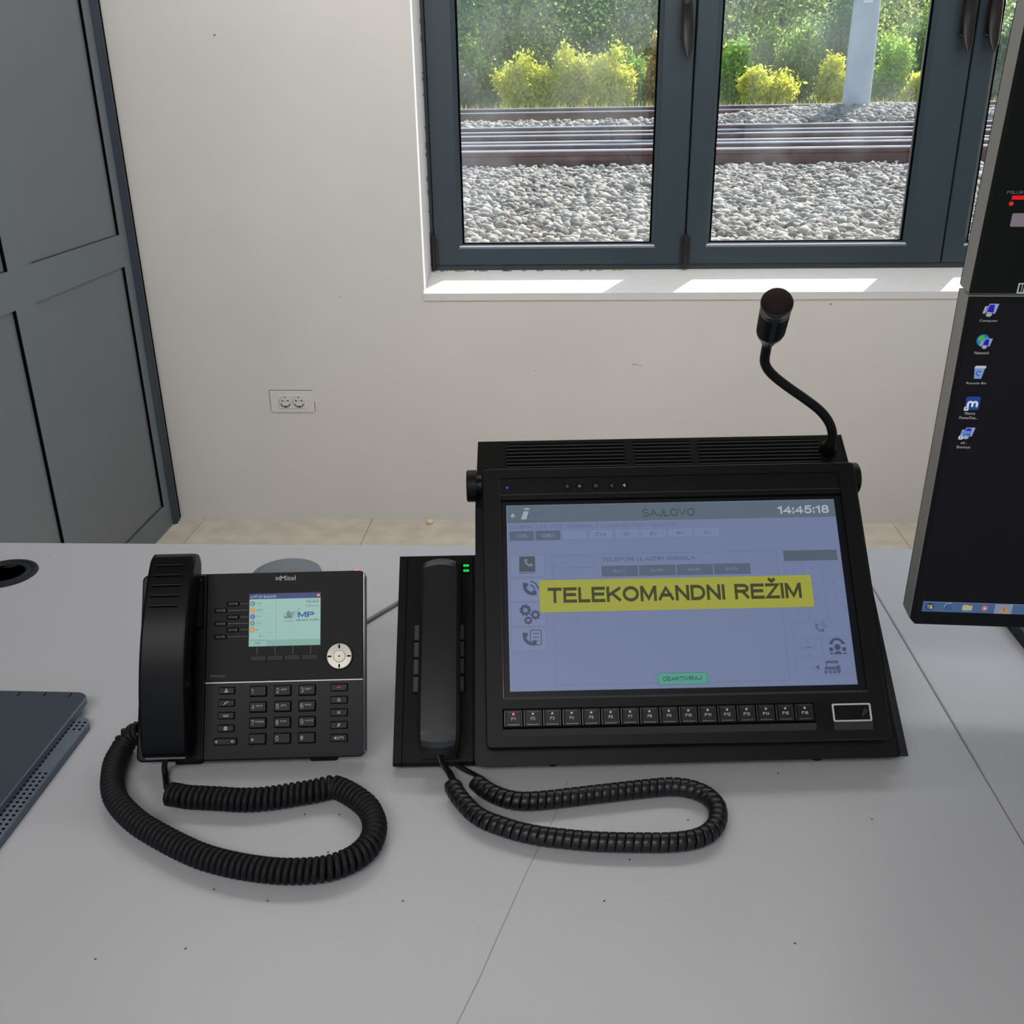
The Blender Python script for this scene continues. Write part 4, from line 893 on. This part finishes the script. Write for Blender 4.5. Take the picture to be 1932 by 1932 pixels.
# ---- touch screen picture
b = MB(FB); z = -.0043; zz = lambda k: z+.00012*k
BGc, LN, DK_, HD = E(116, 128, 162), E(88, 98, 128), E(88, 100, 122), E(94, 108, 122)
b.rect(.0250, .3817, .0567, .2577, z, BGc); b.rect(.0252, .3815, .2378, .2577, zz(1), HD)
b.line(.0252, .2576, .3815, .2576, .0004, zz(2), E(130, 142, 158)); b.line(.0254, .057, .0254, .257, .0005, zz(2), E(132, 142, 170))
tk, tk2, dim = E(56, 62, 72), E(72, 80, 104), E(96, 106, 138)
b.text('SAJLOVO', .1724, .2288, .2421, .2506, zz(3), E(58, 66, 78), .0)
b.text('14:45:18', .3190, .3750, .2421, .2512, zz(3), E(178, 186, 196), .02)
b.disc(.0319, .2458, .0024, zz(3), E(132, 144, 156), 16); b.disc(.0314, .2464, .0012, zz(4), E(176, 186, 194), 12); b.text('i', .0402, .0470, .2416, .2545, zz(4), E(160, 172, 182), .04, slant=.3)
b.text('MP', .0472, .0655, .2430, .2488, zz(3), E(84, 100, 134), .03); b.text('MIHAJLO PUPIN', .0432, .0712, .2387, .2402, zz(3), E(70, 82, 100), .01); b.text('institut', .0290, .0410, .2387, .2400, zz(3), E(84, 96, 112), .0, slant=.2)
b.text('SAOBRAĆAJNE VEZE (IZABRANA: ČV LINIJA NOVI SAD - SAJLOVO)', .0279, .2080, .2308, .2350, zz(3), E(90, 102, 138), .0)
tabs = [(.0278, .0542, 'CDS', 1), (.0559, .0826, 'CDEV', 1), (.0842, .1111, '', 0), (.1124, .1394, 'ČV2', 0), (.1409, .1676, 'GV', 0), (.1695, .1968, 'EV', 0), (.1980, .2251, 'SV', 0), (.2267, .2544, 'OV', 0)]
for a, c, s_, dk in tabs:
    if dk: b.rect(a, c, .2177, .2284, zz(1), DK_)
    else: b.rect(a, c, .2177, .2284, zz(1), E(122, 134, 168))
    b.outline(a, c, .2177, .2284, .0002, zz(2), LN)
    if s_: m_ = (a+c)/2; hw = .0018*len(s_); b.text(s_, m_-hw, m_+hw, .2212, .2212+.0034, zz(3), E(138, 150, 172) if dk else E(74, 82, 110), .01)
for v0, v1 in ((.1777, .2021), (.1508, .1754), (.1246, .1494), (.0982, .1227)):
    b.rect(.0279, .0642, v0, v1, zz(1), E(120, 132, 166)); b.outline(.0279, .0642, v0, v1, .0002, zz(2), LN)
def phone(b, x, y, s, z, m, rot=0):
    c, sn = math.cos(R(rot)), math.sin(R(rot))
    def T(p, q): return (x+(p*c-q*sn)*s, y+(p*sn+q*c)*s)
    n = 12; o = [T(1.0*math.cos(R(172+55*2*k/n)) + .55, 1.0*math.sin(R(172+55*2*k/n)) + .55) for k in range(n+1)]
    i_ = [T(.66*math.cos(R(172+55*2*k/n)) + .55, .66*math.sin(R(172+55*2*k/n)) + .55) for k in range(n+1)]
    b.add([(p[0], p[1], z) for p in o+i_], [(k, k+1, n+2+k, n+1+k) for k in range(n)], m)
    for e in (0, n):
        p = o[e]; q_ = i_[e]; mx_ = ((p[0]+q_[0])/2, (p[1]+q_[1])/2); dx, dy = q_[0]-p[0], q_[1]-p[1]; L = math.hypot(dx, dy); dx, dy = dx/L*s, dy/L*s; tx_, ty_ = (-dy, dx) if e == 0 else (dy, -dx)
        b.flat([(p[0]-tx_*.16-dx*.02, p[1]-ty_*.16-dy*.02), (q_[0]+dx*.16-tx_*.20, q_[1]+dy*.16-ty_*.20), (q_[0]+dx*.16+tx_*.2, q_[1]+dy*.16+ty_*.2), (p[0]+tx_*.2, p[1]+ty_*.2)], z+.00003, m)
IC = E(68, 77, 100)
b.slab(.0375, .0545, .1812, .2000, z, zz(2), .001, E(74, 84, 96)); phone(b, .0460, .1918, .0062, zz(3), E(118, 130, 152)); b.rect(.0385, .0545, .1820, .1828, zz(3), E(140, 150, 172))
phone(b, .0455, .1620, .0105, zz(3), IC)
for r_ in (.0055, .0095): b.arc(.0475, .1632, r_, .0014, 5, 80, zz(3), IC, 8)
gear(b, .0428, .1414, .0066, zz(3), IC, BGc, 9); gear(b, .0532, .1362, .0054, zz(3), IC, BGc, 8); gear(b, .0455, .1305, .0046, zz(3), IC, BGc, 8)
phone(b, .0440, .1085, .0105, zz(3), IC); b.slab(.0468, .0590, .1040, .1205, z, zz(2), .002, IC); b.slab(.0477, .0581, .1049, .1196, z, zz(2)+.00004, .0014, E(120, 132, 166))
for k in range(3): b.rect(.0500, .0560, .1160-k*.004, .1168-k*.004, zz(3), IC)
b.outline(.0722, .3127, .0622, .2010, .00025, zz(1), LN); b.outline(.0743, .1167, .1866, .1990, .0002, zz(1), dim); b.outline(.0743, .1167, .1745, .1866, .0002, zz(1), dim)
b.text('TELEFONI ULAZNIH SIGNALA', .1261, .2257, .1928, .1970, zz(3), tk2, .0)
for i, s_ in enumerate(('Bu92', 'Bu94', 'Bu98', 'Bu96')):
    u = .1246+i*.0399; b.rect(u, u+.0394, .1757, .1880, zz(1), DK_); b.outline(u, u+.0394, .1757, .1880, .0002, zz(2), E(128, 138, 165)); b.text(s_, u+.013, u+.0255, .1803, .1835, zz(3), E(120, 130, 156), .0)
b.rect(.0583, .3465, .1387, .1732, zz(4), E(160, 162, 66)); b.text('TELEKOMANDNI REŽIM', .0668, .3348, .1483, .1650, zz(6), E(66, 68, 42), .030)
b.outline(.0753, .1168, .1275, .1376, .0002, zz(1), dim); b.text('TK', .0945, .0985, .1305, .1335, zz(2), dim)
b.rect(.1770, .2282, .0603, .0724, zz(3), E(82, 156, 138)); b.outline(.1770, .2282, .0603, .0724, .0003, zz(4), E(40, 80, 84)); b.text('DEAKTIVIRAJ', .1826, .2217, .0643, .0686, zz(5), E(30, 72, 72), .015)
b.rect(.3202, .3775, .1891, .2007, zz(1), E(86, 98, 112))
ks = '123456789*0C'
for i in range(12):
    u = .3200+(i % 3)*.0199; v = .1731-(i//3)*.0161; b.outline(u, u+.0195, v, v+.0140, .0002, zz(1), dim); b.text(ks[i], u+.0085, u+.0105, v+.0055, v+.0085, zz(2), dim, .0)
b.outline(.3207, .3797, .1064, .1225, .0002, zz(1), LN); b.outline(.3207, .3494, .0863, .1042, .0002, zz(1), LN); b.outline(.3501, .3803, .0863, .1040, .0002, zz(1), LN); b.outline(.3208, .3805, .0664, .0840, .0002, zz(1), LN)
phone(b, .3480, .1148, .0068, zz(2), E(92, 102, 134)); b.arc(.3500, .1152, .005, .0012, 5, 80, zz(2), E(92, 102, 134), 8); b.arc(.3500, .1152, .0075, .001, 5, 80, zz(2), E(98, 108, 140), 8)
b.arc(.3350, .0895, .0068, .0016, 50, 130, zz(2), E(98, 108, 140), 10); [b.line(.335+sx*.0085, .0955+sy*.0002, .335+sx*.0085-sx*.002, .0955+sy*.0022, .0005, zz(2), E(98, 108, 140)) for sx in (-1, 1) for sy in (-1, 1)]
b.line(.3335, .1015, .335, .1028, .0006, zz(2), dim); b.line(.3365, .1015, .335, .1028, .0006, zz(2), dim); b.line(.3335, .0888, .335, .0876, .0006, zz(2), dim); b.line(.3365, .0888, .335, .0876, .0006, zz(2), dim)
b.arc(.3655, .0975, .0065, .0026, 15, 165, zz(3), IC, 12); b.rect(.3575, .3613, .0986, .1008, zz(3), IC); b.rect(.3697, .3735, .0986, .1008, zz(3), IC)
b.disc(.3655, .0955, .0033, zz(4), IC, 16); b.disc(.3588, .0932, .0023, zz(4), IC, 14); b.disc(.3722, .0932, .0023, zz(4), IC, 14); b.flat([(.3612, .0880), (.3698, .0880), (.3680, .0912), (.3630, .0912)], zz(4), IC); b.flat([(.3565, .0882), (.3600, .0882), (.3608, .0898), (.3574, .0898)], zz(4), IC); b.flat([(.3710, .0882), (.3748, .0882), (.3738, .0898), (.3704, .0898)], zz(4), IC)
ICt = E(80, 90, 118); b.rect(.3500, .3640, .0720, .0755, zz(2), ICt); b.rect(.3620, .3660, .0700, .0768, zz(2), ICt); b.rect(.3512, .3522, .0755, .0790, zz(2), ICt)
for k in range(4): b.disc(.3505+k*.0045, .0698, .0018, zz(3), ICt, 10)
for k in range(5): b.disc(.3525+k*.0026, .0800+.0004*(k % 2), .0017, zz(3), ICt, 10)
spk(b, .3430, .0750, zz(2), ICt, 2.0); b.arc(.3400, .0750, .0026, .0004, 130, 230, zz(2), ICt, 6)
tag(b.build('touch_screen', TM), 'lit bluish touch screen with yellow banner')
# ---- gooseneck microphone
m_ = lambda x, y: (1400+x*240/1220, 520+y*380/1932)
gp = [(828, 1655), (852, 1600), (866, 1510), (830, 1400), (742, 1290), (600, 1180), (450, 1075), (320, 975), (245, 895), (217, 820), (226, 740), (242, 660), (256, 610)]
Yb = float((FH @ Vector((.37, .245, 1.0))).y)
gw = [ony(*m_(*p), Yb-.075*(i/12)**1.2) for i, p in enumerate(gp)]
c0 = Vector(gw[0]); b = MB(); b.tube([tuple(p) for p in resample(spline(gw, .004), .003)], .0052, BLK3, 14)
Fc = frame(tuple(c0), 4.16, 36.4); b.lathe([(.0098, -.004), (.0098, .002), (.0085, .004), (.0065, .008)], BLK2, 20, F=Fc)
go = b.build('gooseneck', TM)
hb_ = Vector(ony(*m_(254, 622), gw[-1][1])); ht = Vector(ony(*m_(335, 262), gw[-1][1]-.056))
ax = (ht-hb_); Lh = ax.length; ax.normalize(); print('mic length', Lh)
q4 = ax.to_track_quat('Z', 'Y').to_matrix().to_4x4(); Fm = Matrix.Translation(hb_) @ q4
MIC = mat('microphone_black', (.013, .013, .015, 1), .38)
b = MB(Fm); k = Lh
b.lathe([(.0055, -.006), (.0074, -.001), (.0076, .004), (.0100, .008), (.0132, .016), (.0143, .022), (.0148, k-.006), (.0154, k-.002), (.0154, k+.001), (.0146, k+.0022)], MIC, 36, smooth=False)
hd = b.build('microphone_head', go)
b = MB(Fm); b.lathe([(.0146, k+.001), (.0140, k+.0042), (.0108, k+.0070), (.0056, k+.0086), (.0005, k+.0090)], mat('dark_maroon_foam', (.016, .007, .008, 1), .8, spec=.2, bump=.4, bscale=900), 32); b.build('foam_cap', go)
b = MB(Fm)
for i in range(9):
    z0 = .023+i*(k-.036)/9; rs = float(np.interp(z0, [.022, k], [.0145, .0150]))
    for a0 in (0, 90, 180, 270):
        v_ = []; n_ = 8
        for j in range(n_+1):
            a = R(a0+45-35+70*j/n_); v_ += [(rs*math.cos(a), rs*math.sin(a), z0), (rs*math.cos(a), rs*math.sin(a), z0+.0024)]
        b.add(v_, [(2*j, 2*j+2, 2*j+3, 2*j+1) for j in range(n_)], GAP)
b.build('sound_slots', go)
# ---- flat coiled cord
q = lambda x, y: (800+x*600/1932, 1400+y*600/1932)
L2 = [(178, 272), (205, 322), (245, 372), (302, 430), (372, 475), (452, 505), (560, 540), (700, 570), (850, 588), (1000, 602), (1150, 609), (1300, 611), (1450, 611), (1560, 604), (1650, 588), (1722, 556), (1770, 508), (1787, 450), (1778, 392), (1738, 342), (1680, 306), (1600, 281), (1500, 271), (1400, 278), (1280, 290), (1150, 305), (1000, 322), (850, 340), (720, 354), (600, 360), (510, 348), (435, 322), (375, 290), (325, 252)]
C2 = .0086; pts = [onz(*q(*p), .75+C2+.0022) for p in L2]
la = [FS_ @ Vector((.0495, .006, .012)), Vector(onz(*q(105, 125), .768)), Vector(onz(*q(150, 180), .760)), Vector(onz(*q(178, 235), .762))]
lb = [Vector(onz(*q(340, 215), .762)), Vector(onz(*q(275, 182), .757)), Vector(onz(*q(215, 150), .758)), Vector(onz(*q(190, 125), .7595)), Vector(onz(*q(182, 95), .7595))]
RIB = mat('cord_ribbon_black', (.008, .008, .009, 1), .36, spec=.35)
b = MB(); coil(b, pts, C2-.0006, .0079, RIB, ribbon=(.00365, .0011), seg=14, lead0=[tuple(p) for p in la], lead1=[tuple(p) for p in lb]); b.build('coiled_cord', TM)

# ================================================================== MONITORS
def monitor(o3, yaw, tilt, W_, H_, label, draw, notch):
    F = frame(o3, yaw, tilt); c = F @ Vector((W_/2, 0, -.02))
    t_ = thing('monitor', tuple(c), R(yaw), label, 'monitor', 'black monitors stacked at the right edge')
    SIDE = mat('monitor_grey_edge', S(146, 143, 139), .42, metal=.15)
    o_ = [(notch, 0), (W_-notch, 0), (W_, notch), (W_, H_), (0, H_), (0, notch*1.2)]
    b = MB(F); b.prism(o_, -.0265, -.0012, SIDE); b.prism([(x*.998+.0006, y) for x, y in o_], -.0300, -.0265, GAP); b.box(.14, W_-.14, .05, H_-.05, -.060, -.030, BLK); b.build('casing', t_)
    b = MB(F); b.prism([(notch+.0006, .0008), (W_-notch, .0008), (W_-.0006, notch), (W_-.0006, H_-.0006), (.0006, H_-.0006), (.0006, notch*1.2)], -.0015, 0, mat('monitor_front_black', (.004, .0045, .005, 1), .36, spec=.2)); 
    b.build('front_frame', t_)
    b = MB(F); draw(b); b.build('monitor_screen', t_); return t_, F
def scr_low(b):
    z = .0003; zz = lambda k: z+.0001*k; B0 = mat('black_lit_panel', (.002, .002, .003, 1), .3, spec=.15, emit=S(13, 13, 17), es=1)
    b.rect(.0045, .5510, .0168, .3540, z, B0)
    b.rect(.0110, .5510, .0172, .0296, zz(1), E(70, 96, 136)); b.line(.0110, .0294, .5510, .0294, .0006, zz(2), E(116, 136, 164))
    b.disc(.0185, .0234, .0046, zz(2), E(34, 58, 110), 18)
    for dx, dy, c_ in ((-.0016, .0012, E(200, 110, 80)), (.0014, .0010, E(150, 180, 90)), (-.0014, -.0014, E(70, 120, 190)), (.0016, -.0014, E(214, 190, 90))): b.rect(.0185+dx-.0012, .0185+dx+.0012, .0234+dy-.0011, .0234+dy+.0011, zz(3), c_)
    b.arc(.0381, .0235, .0030, .0013, 30, 360, zz(2), E(40, 80, 150), 14); b.rect(.0360, .0405, .0230, .0238, zz(2), E(40, 80, 150)); b.arc(.0381, .0240, .0044, .0006, 60, 190, zz(3), E(170, 180, 150), 10)
    b.rect(.0523, .0625, .0205, .0262, zz(2), E(176, 172, 120)); b.rect(.0530, .0580, .0262, .0272, zz(2), E(160, 150, 96)); b.rect(.0530, .0618, .0192, .0206, zz(2), E(96, 140, 176))
    b.disc(.0755, .0234, .0032, zz(2), E(186, 110, 110), 14); b.flat([(.0745, .0220), (.0745, .0248), (.0770, .0234)], zz(3), E(225, 215, 220))
    b.rect(.0856, .1037, .0172, .0296, zz(2), E(132, 138, 158)); b.flat([(.0914, .0188), (.0994, .0188), (.0954, .0264)], zz(3), E(196, 140, 60)); b.rect(.0949, .0958, .0210, .0240, zz(4), E(40, 30, 30)); b.rect(.0949, .0958, .0198, .0204, zz(4), E(40, 30, 30))
    T = E(172, 172, 176); blu = E(26, 30, 170); pal = E(150, 156, 200); gp_ = E(160, 160, 178)
    def pc(x, y, s=1.0):
        b.disc(x-.0008, y-.0052*s, .0028*s, zz(1), gp_, 12, ry=.0020*s); b.flat([(x-.0068*s, y-.0040*s), (x-.0045*s, y-.0042*s), (x-.0030*s, y+.0030*s), (x-.0055*s, y+.0028*s)], zz(1), gp_)
        b.flat([(x-.0040*s, y-.0030*s), (x+.0045*s, y-.0042*s), (x+.0066*s, y+.0052*s), (x-.0020*s, y+.0052*s)], zz(2), pal); b.flat([(x-.0034*s, y-.0024*s), (x+.0030*s, y-.0032*s), (x+.0030*s, y+.0044*s), (x-.0014*s, y+.0044*s)], zz(3), blu)
    def cap(s_, x0, x1, y, y1=.0022): b.text(s_, x0, x1, y-.0011, y+.0017, zz(3), T, .0)
    pc(.0222, .3478); cap('Computer', .0140, .0304, .3364)
    b.disc(.0205, .3180, .0058, zz(1), E(40, 120, 170), 18); b.disc(.0190, .3196, .0030, zz(2), E(70, 170, 90), 10); pc(.0238, .3155, .82); cap('Network', .0150, .0283, .3055)
    b.flat([(.0190, .2800), (.0256, .2800), (.0276, .2912), (.0178, .2912)], zz(1), E(120, 150, 200)); b.flat([(.0174, .2905), (.0284, .2905), (.0280, .2930), (.0186, .2930)], zz(2), E(180, 190, 210)); b.arc(.0224, .2855, .0022, .0010, 30, 300, zz(3), E(40, 80, 180), 8); cap('Recycle Bin', .0127, .0312, .2750)
    b.slab(.0155, .0288, .2480, .2618, z, zz(2), .0016, E(32, 62, 140)); b.arc(.0200, .2545, .0020, .0020, 0, 180, zz(3), E(215, 220, 230), 8); b.arc(.0244, .2545, .0020, .0020, 0, 180, zz(3), E(215, 220, 230), 8)
    for x in (.0180, .0222, .0264): b.rect(x-.0010, x+.0010, .2512, .2548, zz(3), E(215, 220, 230))
    b.rect(.0150, .0192, .2474, .2512, zz(4), E(205, 210, 222)); b.flat([(.0160, .2480), (.0184, .2504), (.0168, .2504)], zz(5), blu); cap('Matrox', .0166, .0266, .2443); cap('PowerDes...', .0122, .0298, .2397)
    pc(.0228, .2245); b.rect(.0165, .0262, .2228, .2262, zz(4), E(84, 140, 206)); b.rect(.0150, .0192, .2172, .2208, zz(5), E(205, 210, 222)); b.flat([(.0160, .2178), (.0184, .2202), (.0168, .2202)], zz(6), blu); cap('osk -', .0182, .0238, .2134); cap('Shortcut', .0148, .0280, .2087)
def scr_up(b):
    z = .0003; zz = lambda k: z+.0001*k
    b.rect(.0045, .5510, .0142, .3540, z, mat('black_dark_panel', (.002, .002, .003, 1), .3, spec=.15, emit=S(6, 9, 8), es=1))
    b.text('PSLUK', .0150, .0290, .0910, .0936, zz(1), E(120, 112, 116), .0); b.rect(.0200, .0800, .0860, .0895, zz(1), E(220, 22, 22)); b.disc(.0206, .0825, .0020, zz(1), E(214, 40, 40), 12)
    b.slab(.0236, .0800, .0622, .0741, z, zz(1), .0014, E(124, 112, 124))
    b.rect(.0425, .0700, .0008, .0108, zz(0), mat('paper_label', S(190, 192, 186), .7)); 
    for i in range(9): b.rect(.0440+i*.0026, .0440+i*.0026+(.0012 if i % 3 else .0018), .0022, .0095, zz(1), GAP)
monitor((.3675, .9781, .8543), -2.32, 93.27, .556, .36, 'lower black monitor at the right edge, showing a desktop with icons', scr_low, .0062)
monitor((.3669, .9590, 1.2152), -2.32, 97.0, .556, .36, 'upper black monitor at the right edge, with a red bar on its dark screen', scr_up, .0008)
ms = thing('monitor_stand', (.66, 1.10, .75), 0, 'black pole stand carrying the two stacked monitors', 'monitor stand')
b = MB(Matrix.Translation((.66, 1.10, 0))); b.slab(-.10, .12, -.07, .13, .75, .765, .02, BLK2, .003); b.build('base_plate', ms)
b = MB(Matrix.Translation((.66, 1.10, 0))); b.cyl(0, 0, .018, .765, 1.62, BLK2, 24); b.build('pole', ms)
for z0, yy in ((1.03, -.078), (1.42, -.118)):
    b = MB(Matrix.Translation((.66, 1.10, 0))); b.box(-.05, .05, yy, yy+.006, z0-.05, z0+.05, BLK2); b.box(-.015, .015, yy+.004, -.012, z0-.02, z0+.02, BLK2); b.build('bracket', ms)

# ================================================================== FLAT DEVICE AT LEFT
SLT2 = mat('slate_device_shell', S(84, 96, 107), .42, spec=.4, noise=.03, nscale=20); SLT3 = mat('slate_device_top', S(50, 60, 68), .3, spec=.5, noise=.08, nscale=6)
DV = thing('flat_console', (-.70, .70, .75), 0, 'flat slate grey console with a perforated side rim at the left edge of the desk', 'console')
b = MB(); zt = .7595
cB = onz(168, 1362, zt); xr = float((onz(150, 1384, zt)[0]+onz(10, 1571, zt)[0])/2)+.0; yb = float(onz(150, 1351, zt)[1])
b.slab(-.95, xr, .42, yb, .75, zt, .014, SLT2, .0012, n=8)
rowx = xr-.006
hc = lambda x, y: onz(x*190/1080, 1280+y*340/1932, zt)
H3 = [(436+0, 1095), ]
hy0, hy1 = hc(886, 436)[1], hc(862, 545)[1]
step = (hy0-hy1)/3
print('console', xr, yb, step, hc(886, 436), hc(921, 470), hc(495, 1015), hc(430, 1013), hc(365, 1011))
xa = hc(495, 1015)[0]; xb = hc(430, 1013)[0]; xc = hc(365, 1011)[0]; ya = hc(495, 1015)[1]; dxh = xa-xb
b.build('lower_shell', DV)
b = MB()
def hole(x, y): b.cyl(x, y, .0016, zt-.0004, zt+.0002, GAP, 10)
ys0 = hc(886, 436)[1]; pit = (ys0-hc(495, 1015)[1])/ (16); n_ = 0
pit = (hc(495, 1015)[1]-hc(147, 1462)[1])/10
for k in range(60):
    y = ys0+pit-pit*k
    if y < .44: break
    if y > yb-.006: continue
    hole(xc, y)
    if y > hc(862, 560)[1] or y < ya+pit*.3: hole(xb, y); hole(xa, y)
b.text('VR Lenox', 0, .034, 0, .0042, 0, mat('faint_grey_print', S(104, 114, 122), .5), .0, F=Matrix.Translation((hc(545, 950)[0]+.004, hc(545, 950)[1], zt+.0003)) @ Matrix.Rotation(R(90), 4, 'Z'))
b.build('speaker_holes', DV)
zu = .768; b = MB(); xu = float((onz(150, 1337, zu)[0]+onz(5, 1510, zu)[0])/2); yu = float(onz(100, 1304, zu)[1])
print('upper', xu, yu)
b.slab(-.96, xu, .40, yu, .7602, zu, .016, SLT2, .001, mt=SLT3, n=8)
for i in range(7):
    c_ = onz(136-i*49, 1306, zu)[0]; b.box(c_, c_+.0012, yu-.011, yu-.003, zu-.0005, zu+.0002, GAP)
b.build('upper_panel', DV)
